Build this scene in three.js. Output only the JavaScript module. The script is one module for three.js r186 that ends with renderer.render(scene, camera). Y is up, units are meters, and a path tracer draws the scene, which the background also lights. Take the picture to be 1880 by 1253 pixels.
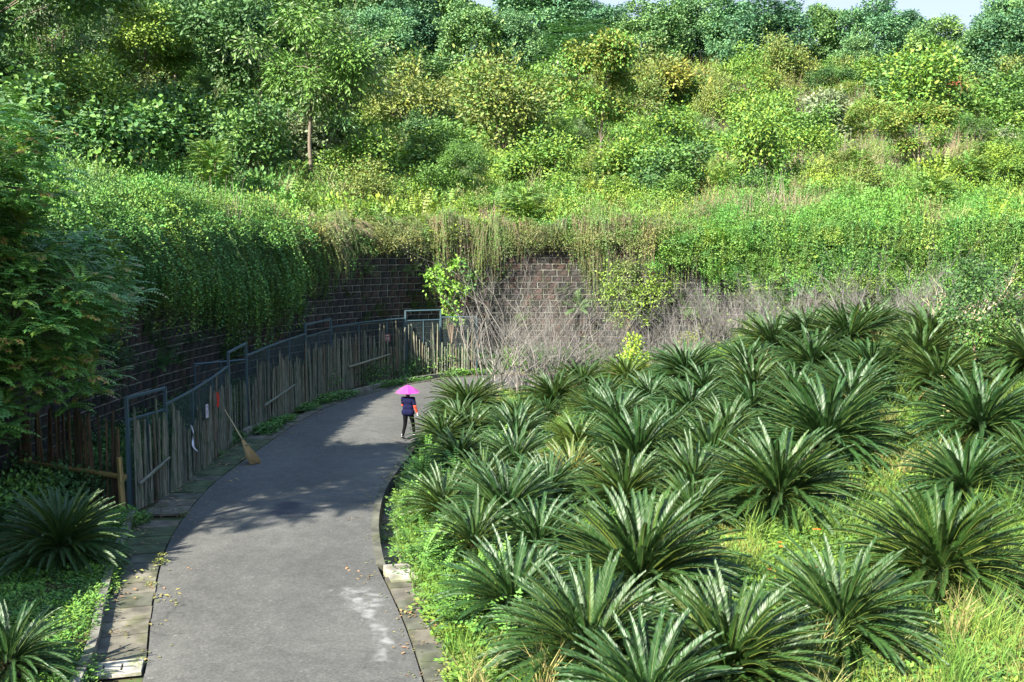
import * as THREE from 'three';
import { mergeGeometries, toCreasedNormals } from 'three/addons/utils/BufferGeometryUtils.js';
import { MarchingCubes } from 'three/addons/objects/MarchingCubes.js';

// ------------------------------------------------------------------ camera, sky, sun, exposure
const scene = new THREE.Scene();
const camera = new THREE.PerspectiveCamera(36, 1024 / 682, 0.1, 1500);
camera.position.set(0, 6.3, 0);
camera.rotation.x = -THREE.MathUtils.degToRad(5.35);
scene.add(camera);
const SUN = new THREE.Vector3(-0.53, 0.62, 0.58).normalize();
{ // pale hazy daylight sky: whitish at the horizon, soft blue overhead, a broad glow round the sun
  const W = 512, H = 256, data = new Float32Array(W * H * 4);
  for (let j = 0; j < H; j++) for (let i = 0; i < W; i++) {
    const up = ((j + 0.5) / H - 0.5) * Math.PI, az = ((i + 0.5) / W - 0.5) * 2 * Math.PI, y = Math.sin(up), c = Math.cos(up) * Math.cos(az) * SUN.x + y * SUN.y + Math.cos(up) * Math.sin(az) * SUN.z;
    const h = Math.pow(1 - Math.max(0, y), 2.2), glow = 0.22 * Math.pow(Math.max(0, c), 6), o = (j * W + i) * 4;
    data[o] = 0.09 + 0.15 * h + glow; data[o + 1] = 0.155 + 0.11 * h + glow * 0.95; data[o + 2] = 0.28 + 0.02 * h + glow * 0.85; data[o + 3] = 1;
  }
  const t = new THREE.DataTexture(data, W, H, THREE.RGBAFormat, THREE.FloatType); t.mapping = THREE.EquirectangularReflectionMapping; t.magFilter = THREE.LinearFilter; t.needsUpdate = true; t.name = 'sky';
  scene.background = t; scene.environment = t;
}
const sun = new THREE.DirectionalLight(new THREE.Color(1, 0.94, 0.82), 4.6);
sun.name = 'sun';
sun.position.copy(SUN).multiplyScalar(120).add(new THREE.Vector3(0, 0, -45));
sun.target.position.set(0, 0, -45);
sun.castShadow = true;
sun.shadow.mapSize.set(4096, 4096);
Object.assign(sun.shadow.camera, { left: -90, right: 90, top: 90, bottom: -90, near: 1, far: 320 });
scene.add(sun, sun.target);
const renderer = new THREE.WebGLRenderer({ antialias: true });
renderer.toneMapping = THREE.LinearToneMapping;
renderer.toneMappingExposure = 4.35;
renderer.shadowMap.enabled = true;
renderer.setSize(1024, 682);

// ------------------------------------------------------------------ helpers
function rng(seed) { let a = seed >>> 0; return () => { a = (a + 0x6d2b79f5) | 0; let t = Math.imul(a ^ (a >>> 15), 1 | a); t = (t + Math.imul(t ^ (t >>> 7), 61 | t)) ^ t; return ((t ^ (t >>> 14)) >>> 0) / 4294967296; }; }
const V = (x, y, z) => new THREE.Vector3(x, y, z);
const clamp = (x, a, b) => Math.min(b, Math.max(a, x));
const lerp = (a, b, t) => a + (b - a) * t;
const smooth = (a, b, x) => { const t = clamp((x - a) / (b - a), 0, 1); return t * t * (3 - 2 * t); };
function hash2(ix, iy, s) { let h = Math.imul(ix, 374761393) + Math.imul(iy, 668265263) + Math.imul(s, 974634777); h = Math.imul(h ^ (h >>> 13), 1274126177); return ((h ^ (h >>> 16)) >>> 0) / 4294967296; }
function noise2(x, y, s = 1, wrap = 0) {
  let ix = Math.floor(x), iy = Math.floor(y); const fx = x - ix, fy = y - iy, u = fx * fx * (3 - 2 * fx), v = fy * fy * (3 - 2 * fy);
  const w = (i) => (wrap ? ((i % wrap) + wrap) % wrap : i);
  const a = hash2(w(ix), w(iy), s), b = hash2(w(ix + 1), w(iy), s), c = hash2(w(ix), w(iy + 1), s), d = hash2(w(ix + 1), w(iy + 1), s);
  return lerp(lerp(a, b, u), lerp(c, d, u), v);
}
function fbm(x, y, s = 1, oct = 4, wrap = 0) { let t = 0, a = 0.5, n = 0; for (let i = 0; i < oct; i++) { t += a * noise2(x, y, s + i, wrap); n += a; x *= 2; y *= 2; wrap *= 2; a *= 0.5; } return t / n; }
const taken = new Map();
function numbered(name) { const n = taken.get(name) ?? 0; taken.set(name, n + 1); return n ? name + '_' + String(n).padStart(3, '0') : name; }
function tag(o, label, category, group) { o.userData.label = label; if (category) o.userData.category = category; if (group) o.userData.group = group; return o; }
function mesh(name, geo, mat, parent) { const m = new THREE.Mesh(geo, mat); m.name = name; m.castShadow = m.receiveShadow = true; if (parent) parent.add(m); return m; }
function thing(name, label, category, pos = [0, 0, 0], turn = 0, group) {
  const g = new THREE.Group(); g.name = numbered(name); g.position.set(...pos); g.rotation.y = turn; scene.add(g); return tag(g, label, category, group);
}
function single(name, geo, mat, label, category, group) { const m = mesh(numbered(name), geo, mat, scene); return tag(m, label, category, group); }
function structure(name, geo, mat) { const m = mesh(name, geo, mat, scene); m.userData.kind = 'structure'; return m; }
function texture(w, h, f, srgb = true, rep = true) {
  const d = new Uint8Array(w * h * 4);
  for (let j = 0; j < h; j++) for (let i = 0; i < w; i++) { const c = f(i / w, j / h, i, j), o = (j * w + i) * 4; for (let k = 0; k < 3; k++) d[o + k] = clamp(Math.round((Array.isArray(c) ? c[k] : c) * 255), 0, 255); d[o + 3] = 255; }
  const t = new THREE.DataTexture(d, w, h); t.magFilter = THREE.LinearFilter; t.minFilter = THREE.LinearMipmapLinearFilter; t.generateMipmaps = true;
  if (rep) t.wrapS = t.wrapT = THREE.RepeatWrapping; if (srgb) t.colorSpace = THREE.SRGBColorSpace; t.needsUpdate = true; return t;
}
// a geometry under construction: leaves (two-triangle blades), tubes, boxes, all vertex-coloured in linear values
class Build {
  constructor() { this.p = []; this.n = []; this.c = []; this.i = []; }
  vert(x, y, z, nx, ny, nz, c) { this.p.push(x, y, z); this.n.push(nx, ny, nz); this.c.push(c[0], c[1], c[2]); return this.p.length / 3 - 1; }
  // a leaf from point a along unit d, with face normal w (made square to d), length l, half width h
  leaf(ax, ay, az, dx, dy, dz, wx, wy, wz, l, h, c, cup = 0.25, wide = 0.45) {
    let sx = dy * wz - dz * wy, sy = dz * wx - dx * wz, sz = dx * wy - dy * wx; let q = Math.hypot(sx, sy, sz) || 1; sx /= q; sy /= q; sz /= q;
    const nx = sy * dz - sz * dy, ny = sz * dx - sx * dz, nz = sx * dy - sy * dx, m = l * wide, k = h * cup;
    const a = this.vert(ax, ay, az, nx, ny, nz, c), b = this.vert(ax + dx * m + sx * h + nx * k, ay + dy * m + sy * h + ny * k, az + dz * m + sz * h + nz * k, nx - sx * cup, ny - sy * cup, nz - sz * cup, c);
    const t = this.vert(ax + dx * l - nx * k * 0.6, ay + dy * l - ny * k * 0.6, az + dz * l - nz * k * 0.6, nx, ny, nz, c), e = this.vert(ax + dx * m - sx * h + nx * k, ay + dy * m - sy * h + ny * k, az + dz * m - sz * h + nz * k, nx + sx * cup, ny + sy * cup, nz + sz * cup, c);
    this.i.push(a, b, t, a, t, e);
  }
  tube(pts, radii, sides, c) {
    const rings = [];
    for (let k = 0; k < pts.length; k++) {
      const p = pts[k], q = pts[Math.min(k + 1, pts.length - 1)], o = pts[Math.max(k - 1, 0)];
      const d = V(q.x - o.x, q.y - o.y, q.z - o.z).normalize(), s = Math.abs(d.y) > 0.9 ? V(1, 0, 0) : V(0, 1, 0), u = s.cross(d).normalize(), w = d.clone().cross(u), ring = [];
      for (let j = 0; j < sides; j++) { const a = (j / sides) * 6.2832, x = Math.cos(a), y = Math.sin(a), nx = u.x * x + w.x * y, ny = u.y * x + w.y * y, nz = u.z * x + w.z * y; ring.push(this.vert(p.x + nx * radii[k], p.y + ny * radii[k], p.z + nz * radii[k], nx, ny, nz, c)); }
      rings.push(ring);
    }
    for (let k = 0; k + 1 < rings.length; k++) for (let j = 0; j < sides; j++) { const a = rings[k][j], b = rings[k][(j + 1) % sides], e = rings[k + 1][j], f = rings[k + 1][(j + 1) % sides]; this.i.push(a, b, f, a, f, e); }
  }
  quad(a, b, c, d, col) {
    const n = V().crossVectors(V().subVectors(b, a), V().subVectors(d, a)).normalize(), k = [a, b, c, d].map((q) => this.vert(q.x, q.y, q.z, n.x, n.y, n.z, col)); this.i.push(k[0], k[1], k[2], k[0], k[2], k[3]);
  }
  // a box on axes u (long), w (up), t (thick) about its centre
  box(c, u, w, t, col) {
    const P = (a, b, d) => V(c.x + u.x * a + w.x * b + t.x * d, c.y + u.y * a + w.y * b + t.y * d, c.z + u.z * a + w.z * b + t.z * d);
    const f = [[-1, -1, 1], [1, -1, 1], [1, 1, 1], [-1, 1, 1]], r = (g) => f.map((q) => P(...g(q)));
    for (const g of [(q) => q, (q) => [-q[0], q[1], -1], (q) => [q[0], 1, -q[1]], (q) => [q[0], -1, q[1]], (q) => [1, q[1], -q[0]], (q) => [-1, q[1], q[0]]]) this.quad(...r(g), col);
  }
  geo() {
    const g = new THREE.BufferGeometry();
    g.setAttribute('position', new THREE.BufferAttribute(new Float32Array(this.p), 3)); g.setAttribute('normal', new THREE.BufferAttribute(new Float32Array(this.n), 3));
    g.setAttribute('color', new THREE.BufferAttribute(new Float32Array(this.c), 3)); g.setIndex(this.i); return g;
  }
}
const jitter = (R, c, a = 0.2, b = 0.12) => { const k = 1 + (R() - 0.5) * 2 * a; return [c[0] * k * (1 + (R() - 0.5) * 2 * b), c[1] * k, c[2] * k * (1 + (R() - 0.5) * 2 * b)]; };
function dirRandom(R) { const z = R() * 2 - 1, a = R() * 6.2832, r = Math.sqrt(1 - z * z); return [r * Math.cos(a), z, r * Math.sin(a)]; }
const unit = (v) => { const q = Math.hypot(v[0], v[1], v[2]) || 1; return [v[0] / q, v[1] / q, v[2] / q]; };

// ------------------------------------------------------------------ materials
const leafMat = (o = {}) => new THREE.MeshPhysicalMaterial({ vertexColors: true, roughness: 0.55, transmission: 0.22, thickness: 0, side: THREE.DoubleSide, specularIntensity: 0.7, ...o });
const M = {};
M.leaf = leafMat({ roughness: 0.6 }); M.leaf.name = 'leaf';
M.glossLeaf = leafMat({ roughness: 0.52, transmission: 0.15, specularIntensity: 0.7 });
M.grass = leafMat({ roughness: 0.65, transmission: 0.3 });
M.bark = new THREE.MeshStandardMaterial({ vertexColors: true, roughness: 0.9 });
const grain = texture(256, 256, (u, v) => { const g = fbm(u * 40, v * 4, 3, 4, 0) * 0.6 + fbm(u * 8, v * 8, 9, 4, 8) * 0.4; return g; }, false);
const speck = texture(256, 256, (u, v) => 0.55 * fbm(u * 8, v * 8, 4, 5, 8) + 0.45 * hash2(Math.floor(u * 256), Math.floor(v * 256), 7), false);
const stone = texture(512, 512, (u, v) => { const a = fbm(u * 6, v * 6, 21, 5, 6), b = hash2(Math.floor(u * 512), Math.floor(v * 512), 5), m = smooth(0.52, 0.7, fbm(u * 4, v * 4, 31, 4, 4)); const k = 0.62 + 0.5 * (a - 0.5) + 0.08 * (b - 0.5); return [k * lerp(1, 0.84, m), k * lerp(0.99, 0.86, m), k * lerp(0.95, 0.72, m)]; });
const woodTint = texture(128, 512, (u, v) => { const g = fbm(u * 14, v * 3, 41, 4), m = smooth(0.55, 0.75, fbm(u * 3, v * 7, 47, 4)); const k = 0.45 + 0.75 * g; return [k * lerp(0.92, 0.72, m), k * lerp(0.92, 0.84, m), k * lerp(0.86, 0.7, m)]; });
const std = (o) => new THREE.MeshStandardMaterial({ roughness: 0.85, ...o });
const rgb = (r, g, b) => new THREE.Color().setRGB(r, g, b);

// ------------------------------------------------------------------ plan of the place (x to the right, d = metres away; z = -d)
const curve = (pts) => new THREE.CatmullRomCurve3(pts.map(([x, d]) => V(x, 0, -d)), false, 'centripetal');
const wallCurve = curve([[-13, 6], [-12.4, 14], [-12.2, 22], [-12.1, 30], [-11.6, 37], [-10.4, 43], [-8, 48.2], [-4.5, 51.8], [0, 53.2], [5, 53.2], [10, 52.2], [15, 50.2], [22, 47], [32, 42], [46, 34]]);
const WALL_TOP = 6.05, wallLen = wallCurve.getLength(), WN = 420;
const wallPts = wallCurve.getSpacedPoints(WN).map((p, i) => { const t = wallCurve.getTangentAt(i / WN); return { x: p.x, z: p.z, tx: t.x, tz: t.z, nx: t.z, nz: -t.x, s: (i / WN) * wallLen }; });
function wallAt(s) { const k = clamp((s / wallLen) * WN, 0, WN - 0.001), i = Math.floor(k), f = k - i, a = wallPts[i], b = wallPts[i + 1]; const L = (n) => lerp(a[n], b[n], f); return { x: L('x'), z: L('z'), tx: L('tx'), tz: L('tz'), nx: L('nx'), nz: L('nz') }; }
// distance behind the wall (positive on the hill side) and where along the wall
function behind(x, z) { let best = 1e9, w = null; for (let i = 0; i <= WN; i += 3) { const q = wallPts[i], d = (q.x - x) ** 2 + (q.z - z) ** 2; if (d < best) { best = d; w = q; } } return { o: (x - w.x) * w.nx + (z - w.z) * w.nz > 0 ? Math.sqrt(best) : -Math.sqrt(best), s: w.s }; }
function hillHeight(x, z, o) { if (x > 0) o = Math.min(o, Math.max(0, -z - 48)); return 6.0 + 0.245 * Math.min(o, 98) + 0.05 * Math.max(0, o - 98) + (fbm(x * 0.09, z * 0.09, 60, 3) - 0.5) * 2.4 * smooth(1, 12, o); }
const leftEdge = curve([[-3.6, 4], [-4.55, 10], [-5.32, 14.6], [-6.11, 17.3], [-7.0, 20.6], [-7.44, 23], [-7.8, 26.7], [-7.78, 29.4], [-7.65, 33.1], [-7.42, 37.2], [-6.84, 40.8], [-5.6, 44.2], [-4.2, 46.8], [-2.3, 48.9], [1, 49.7], [5, 49.5], [10, 48.3], [18, 45]]);
const rightEdge = curve([[0.6, 4], [-0.4, 10], [-1.29, 14.6], [-1.73, 16.6], [-2.21, 18.45], [-2.63, 20], [-2.99, 21.95], [-3.2, 23.5], [-3.38, 26.1], [-3.32, 28.7], [-3.15, 31.3], [-3.1, 34.5], [-3.0, 37.8], [-2.7, 41], [-1.8, 43.8], [0.4, 45.3], [4, 45.8], [9, 44.7], [17, 41.2]]);
const rightPts = rightEdge.getSpacedPoints(300);
function rightX(d) { for (let i = 1; i < rightPts.length; i++) if (-rightPts[i].z >= d) { const a = rightPts[i - 1], b = rightPts[i]; return lerp(a.x, b.x, (d + a.z) / (a.z - b.z || 1)); } return 1.2; }
function bedHeight(x, d) {
  const h = Math.min(2.9, 0.23 * Math.max(0, d - 20) * Math.pow(Math.min(1.4, Math.max(0, x - 0.5) / 12), 1.5));
  return h * (1 - smooth(39, 45.3, d)) + (fbm(x * 0.6, d * 0.6, 71, 3) - 0.5) * 0.16 * smooth(0.2, 2, x - rightX(Math.min(d, 45))) + 0.02;
}

// ------------------------------------------------------------------ ground sheets
const soilMap = texture(512, 512, (u, v) => { const a = fbm(u * 8, v * 8, 81, 5, 8), b = fbm(u * 32, v * 32, 91, 3, 32); const g = smooth(0.42, 0.62, a); return [lerp(0.32, 0.2, g) * (0.6 + 0.8 * b), lerp(0.25, 0.26, g) * (0.6 + 0.8 * b), lerp(0.17, 0.12, g) * (0.6 + 0.8 * b)]; });
M.soil = std({ map: soilMap, roughness: 1 });
function gridGeo(nu, nv, f) {
  const p = [], uv = [], idx = [];
  for (let j = 0; j <= nv; j++) for (let i = 0; i <= nu; i++) { const q = f(i / nu, j / nv); p.push(q.x, q.y, q.z); uv.push(q.x / 3, -q.z / 3); }
  for (let j = 0; j < nv; j++) for (let i = 0; i < nu; i++) { const a = j * (nu + 1) + i, b = a + 1, c = a + nu + 1, d = c + 1; idx.push(a, b, d, a, d, c); }
  const g = new THREE.BufferGeometry(); g.setAttribute('position', new THREE.Float32BufferAttribute(p, 3)); g.setAttribute('uv', new THREE.Float32BufferAttribute(uv, 2)); g.setIndex(idx); g.computeVertexNormals(); return g;
}
const DITCH_IN = 0.16, DITCH_OUT = 0.56;
structure('ground', gridGeo(2, 2, (u, v) => V(lerp(-700, 700, u), -0.75, lerp(200, -1200, v))), M.soil);
structure('hill_ground', gridGeo(150, 60, (u, v) => { const w = wallAt(lerp(0, wallLen, u)), o = 0.12 + v * v * 150; const x = w.x + w.nx * o, z = w.z + w.nz * o; return V(x, hillHeight(x, z, o), z); }), M.soil);
{ // the planted bed on the right
  const a = gridGeo(70, 110, (u, v) => { const d = lerp(3, 43.4, v), x0 = rightX(d) + DITCH_OUT, x = x0 + (46 - x0) * u * u; return V(x, bedHeight(x, d), -d); });
  const b = gridGeo(60, 8, (u, v) => { const x = lerp(-0.2, 46, u); let e = 45.4; for (const q of rightPts) if (Math.abs(q.x - x) < 0.25 && -q.z > 42) e = -q.z - 0.3; if (x > 17) e = 41.2; const d = lerp(43.4, Math.max(e, 43.4), v); return V(x, lerp(bedHeight(x, 43.4), bedHeight(x, d), v), -d); });
  structure('planted_bed', mergeGeometries([a, b]), M.soil);
}
structure('strip_behind_fence', gridGeo(40, 8, (u, v) => { const d = lerp(3, 50, u), e = leftEdge.getPoint(0), l = leftX(d); const x = lerp(-13.6, l - 0.02, v); return V(x, -0.035, -d); }), M.soil);
structure('road_verge', gridGeo(40, 4, (u, v) => V(lerp(-9, 30, u), 0.0, lerp(-48.3, -53.4, v))), M.soil);
function leftX(d) { const P = leftX.p ??= leftEdge.getSpacedPoints(300); for (let i = 1; i < P.length; i++) if (-P[i].z >= d) { const a = P[i - 1], b = P[i]; return lerp(a.x, b.x, (d + a.z) / (a.z - b.z || 1)); } return -1; }
{ // asphalt road: worn grey, a dark wet stain and a splash of dried cement
  const X0 = -10, X1 = 16, D0 = 3, D1 = 52;
  const asphalt = texture(1024, 2048, (u, v, i, j) => {
    const x = lerp(X0, X1, u), d = lerp(D0, D1, v);
    let k = 0.285 + 0.12 * (fbm(x * 0.55, d * 0.4, 101, 4) - 0.5) + 0.05 * (fbm(x * 5, d * 5, 105, 2) - 0.5) + 0.085 * (hash2(i, j, 3) - 0.5);
    const q = hash2(i, j, 9); if (q > 0.995) k += 0.12;
    let c = [k * 1.0, k * 1.0, k * 0.955];
    const cr = Math.abs(fbm(x * 0.35 + 9, d * 0.35, 171, 5) - 0.5); if (cr < 0.0022 && noise2(x * 0.3, d * 0.22, 173) > 0.66) c = c.map((e) => e * 0.75);
    const st = Math.hypot((x + 5.35) / 0.55, (d - 24.1) / 0.9), w = smooth(1.1, 0.2, st + (fbm(x * 4, d * 4, 111, 4) - 0.5) * 1.6); c = c.map((e, n) => lerp(e, [0.16, 0.165, 0.2][n], w * 0.85));
    // the splash runs along the kerb
    const t = clamp((18.6 - d) / 3.4, 0, 1), cx = lerp(-2.75, -1.98, smooth(0, 0.9, t)), half = lerp(0.5, 0.13, smooth(0.05, 0.5, t)), inside = smooth(1.25, 0.2, Math.abs(x - cx) / half + (fbm(x * 3.2, d * 2.2, 121, 5) - 0.5) * 2.6) * smooth(15.0, 15.3, d) * smooth(18.9, 18.4, d);
    c = c.map((e) => lerp(e, 0.52, inside * clamp(0.0 + 1.9 * (fbm(x * 7, d * 7, 131, 4) - 0.32), 0, 0.9)));
    return c;
  }, true, false);
  M.asphalt = std({ map: asphalt, roughness: 0.9, bumpMap: speck.clone(), bumpScale: 0.006 });
  M.asphalt.bumpMap.repeat.set(26, 49);
  const L = leftEdge.getSpacedPoints(160), Rp = rightEdge.getSpacedPoints(160);
  const g = gridGeo(160, 12, (u, v) => { const k = Math.round(u * 160), a = L[k], b = Rp[k]; return V(lerp(a.x, b.x, v), 0.02 + 0.05 * Math.sin(v * Math.PI), lerp(a.z, b.z, v)); });
  const P = g.attributes.position, U = g.attributes.uv; for (let i = 0; i < P.count; i++) U.setXY(i, (P.getX(i) - X0) / (X1 - X0), (-P.getZ(i) - D0) / (D1 - D0));
  const idx = g.index.array; for (let i = 0; i < idx.length; i += 3) { const t = idx[i]; idx[i] = idx[i + 1]; idx[i + 1] = t; } g.computeVertexNormals();
  structure('road', g, M.asphalt);
}
// strip of constant section swept along a curve: inner and outer offset (to the right of travel), bottom and top
function sweep(cv, s0, s1, o0, o1, y0, y1, step = 0.4) {
  const len = cv.getLength(), n = Math.max(2, Math.round((s1 - s0) / step)), b = new Build(), white = [1, 1, 1], ring = [], uv = [];
  for (let k = 0; k <= n; k++) { const s = lerp(s0, s1, k / n), p = cv.getPointAt(clamp(s / len, 0, 1)), t = cv.getTangentAt(clamp(s / len, 0, 1)), rx = -t.z, rz = t.x; ring.push([V(p.x + rx * o0, y0, p.z + rz * o0), V(p.x + rx * o0, y1, p.z + rz * o0), V(p.x + rx * o1, y1, p.z + rz * o1), V(p.x + rx * o1, y0, p.z + rz * o1)]); }
  for (let k = 0; k < n; k++) { const a = ring[k], c = ring[k + 1]; for (let j = 0; j < 3; j++) b.quad(a[j], c[j], c[j + 1], a[j + 1], white); }
  b.quad(ring[0][0], ring[0][1], ring[0][2], ring[0][3], white); b.quad(ring[n][3], ring[n][2], ring[n][1], ring[n][0], white);
  const g = b.geo(), P = g.attributes.position; for (let i = 0; i < P.count; i++) uv.push(P.getX(i) * 0.6 + P.getY(i) * 0.4, -P.getZ(i) * 0.6 + P.getY(i) * 0.3);
  g.setAttribute('uv', new THREE.Float32BufferAttribute(uv, 2)); return g;
}
const arcOf = (cv, d) => { const n = 600, len = cv.getLength(); for (let i = 0; i <= n; i++) if (-cv.getPointAt(i / n).z >= d) return (i / n) * len; return len; };
M.concrete = std({ map: stone, color: rgb(0.42, 0.42, 0.38), bumpMap: speck, bumpScale: 0.006 });
M.paleConcrete = std({ map: stone, color: rgb(0.8, 0.78, 0.72), bumpMap: speck, bumpScale: 0.005 });
M.slabs = [[0.26, 0.245, 0.2], [0.21, 0.215, 0.17], [0.19, 0.2, 0.155], [0.3, 0.28, 0.23]].map((c) => std({ map: stone, color: rgb(...c), bumpMap: speck, bumpScale: 0.008 }));
M.mossSlab = std({ map: stone, color: rgb(0.14, 0.2, 0.085), bumpMap: speck, bumpScale: 0.01 });
// the right-hand gutter: a narrow concrete lip, a sunk channel, then slabs over it near the camera
const gStart = arcOf(rightEdge, 19.9);
structure('gutter_lip', sweep(rightEdge, gStart, arcOf(rightEdge, 43), 0, DITCH_IN, -0.5, 0.035), M.slabs[1]);
structure('gutter_channel', sweep(rightEdge, gStart, arcOf(rightEdge, 43), DITCH_IN, DITCH_OUT, -0.6, -0.42), M.concrete);
structure('gutter_side', sweep(rightEdge, gStart, arcOf(rightEdge, 43), DITCH_OUT - 0.02, DITCH_OUT + 0.06, -0.5, 0.0), M.concrete);
// row of slabs along an edge; every slab is a piece of its own
function slabRow(name, cv, dA, dB, o0, o1, top, seed, moss, skip = []) {
  const R = rng(seed), row = new THREE.Group(); row.name = name; row.userData.kind = 'structure'; scene.add(row);
  let s = arcOf(cv, dA); const end = arcOf(cv, dB);
  while (s < end) { const l = 0.6 + R() * 0.14, mid = -cv.getPointAt(Math.min(1, (s + l / 2) / cv.getLength())).z; if (!skip.some(([a, b]) => mid > a && mid < b)) mesh('slab', sweep(cv, s, s + l - 0.042, o0 + R() * 0.02, o1 + (R() - 0.5) * 0.03, -0.1, top + (R() - 0.5) * 0.014, 0.35), moss(mid, R) ? M.mossSlab : M.slabs[Math.floor(R() * 4)], row); s += l; }
  return row;
}
slabRow('stone_edging_left', leftEdge, 4, 33.6, -0.93, -0.02, 0.045, 5, (d, R) => (d > 25 && R() < 0.6) || (d > 20.5 && d < 22.5 && R() < 0.7), [[14.75, 15.3], [23.7, 24.3]]);
slabRow('stone_edging_far', leftEdge, 33.6, 49.5, -0.42, -0.02, 0.04, 6, () => false);
slabRow('stone_edging_right', rightEdge, 4, 18.75, 0.02, 0.56, 0.05, 7, () => false);
{ // drain covers with two slots
  const cover = (name, label, cv, d, o0, o1, len, mat, group) => {
    const s = arcOf(cv, d), p = cv.getPointAt(s / cv.getLength()), t = cv.getTangentAt(s / cv.getLength()), rx = -t.z, rz = t.x, mid = (o0 + o1) / 2, w = o1 - o0;
    const g = thing(name, label, 'drain cover', [p.x + rx * mid, 0, p.z + rz * mid], Math.atan2(-rz, rx), group);
    const sh = new THREE.Shape(); sh.moveTo(-w / 2, -len / 2); sh.lineTo(w / 2, -len / 2); sh.lineTo(w / 2, len / 2); sh.lineTo(-w / 2, len / 2); sh.closePath();
    for (const q of [-0.16, 0.16]) { const h = new THREE.Path(); h.moveTo(q * w - 0.02, -len * 0.26); h.lineTo(q * w - 0.02, len * 0.26); h.lineTo(q * w + 0.02, len * 0.26); h.lineTo(q * w + 0.02, -len * 0.26); h.closePath(); sh.holes.push(h); }
    const e = new THREE.ExtrudeGeometry(sh, { depth: 0.05, bevelEnabled: true, bevelSize: 0.006, bevelThickness: 0.006, bevelSegments: 1 }); e.rotateX(-Math.PI / 2); e.translate(0, 0.015, 0);
    mesh('slab', e, mat, g); const b = new Build(); b.box(V(0, -0.02, 0), V(w / 2 - 0.03, 0, 0), V(0, 0.01, 0), V(0, 0, len / 2 - 0.03), [0.02, 0.02, 0.02]); mesh('pit', b.geo(), M.bark, g);
  };
  cover('drain_cover', 'white concrete drain cover with two slots at the bottom left road edge', leftEdge, 15.02, -0.88, -0.05, 0.52, M.paleConcrete, 'drain covers');
  cover('drain_cover', 'grey drain cover with two slots in front of the wooden corner post', leftEdge, 24.0, -0.93, -0.05, 0.5, M.slabs[3], 'drain covers');
  const s = arcOf(rightEdge, 18.85), box = thing('gutter_cover', 'bright white concrete slab closing the end of the right gutter', 'slab');
  mesh('slab', sweep(rightEdge, s, s + 0.72, 0.1, 0.68, -0.1, 0.085), M.paleConcrete, box); mesh('lip', sweep(rightEdge, s + 0.74, s + 0.86, 0.08, 0.7, -0.45, 0.13), M.paleConcrete, box);
}
{ // kerb of the left bed and broken kerb under the fence
  const bedKerb = curve([[-5.2, 10], [-6.35, 15.5], [-6.92, 17.3], [-7.62, 19.7], [-8.3, 22.3], [-8.62, 23.6]]);
  const k = thing('low_kerb', 'low grey concrete kerb around the bottom left planting bed', 'kerb');
  const L = bedKerb.getLength(); for (let s = 0; s < L - 0.2; s += 1.0) mesh('kerb_stone', sweep(bedKerb, s, Math.min(L, s + 0.985), -0.14, 0, -0.1, 0.2 + 0.012 * Math.sin(s * 7)), M.concrete, k);
  structure('left_bed', gridGeo(50, 16, (u, v) => { const d = lerp(3, 23.9, u), x1 = (() => { const q = bedKerb.getSpacedPoints(80); for (const e of q) if (-e.z >= d) return e.x; return q[80].x; })() - 0.1; const x = lerp(-13.4, x1, v); return V(x, 0.13 + (fbm(x, d, 77, 3) - 0.5) * 0.1 * (1 - v), -d); }), M.soil);
  const fenceKerb = (label, dA, dB) => { const kk = thing('concrete_upstand', label, 'kerb', undefined, 0, 'kerbs under the fence'); const a = arcOf(leftEdge, dA), b = arcOf(leftEdge, dB); for (let s = a; s < b - 0.1; s += 1.2) mesh('kerb_stone', sweep(leftEdge, s, Math.min(b, s + 1.18), -1.1, -0.95, -0.1, 0.27), M.concrete, kk); };
  fenceKerb('long concrete kerb below the fence beside the broom', 25.7, 31.6); fenceKerb('concrete kerb below the fence past the tall gate', 33.4, 39.0);
  const kk = thing('concrete_upstand', 'mossy concrete kerb below the far fence behind the walker', 'kerb', undefined, 0, 'kerbs under the fence'); { const a = arcOf(leftEdge, 42.2), b = arcOf(leftEdge, 49.6); for (let s = a; s < b - 0.1; s += 1.2) if (Math.abs(s - a - 3.6) > 0.5) mesh('kerb_stone', sweep(leftEdge, s, Math.min(b, s + 1.15), -0.68, -0.54, -0.1, 0.2), M.concrete, kk); }
}

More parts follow.
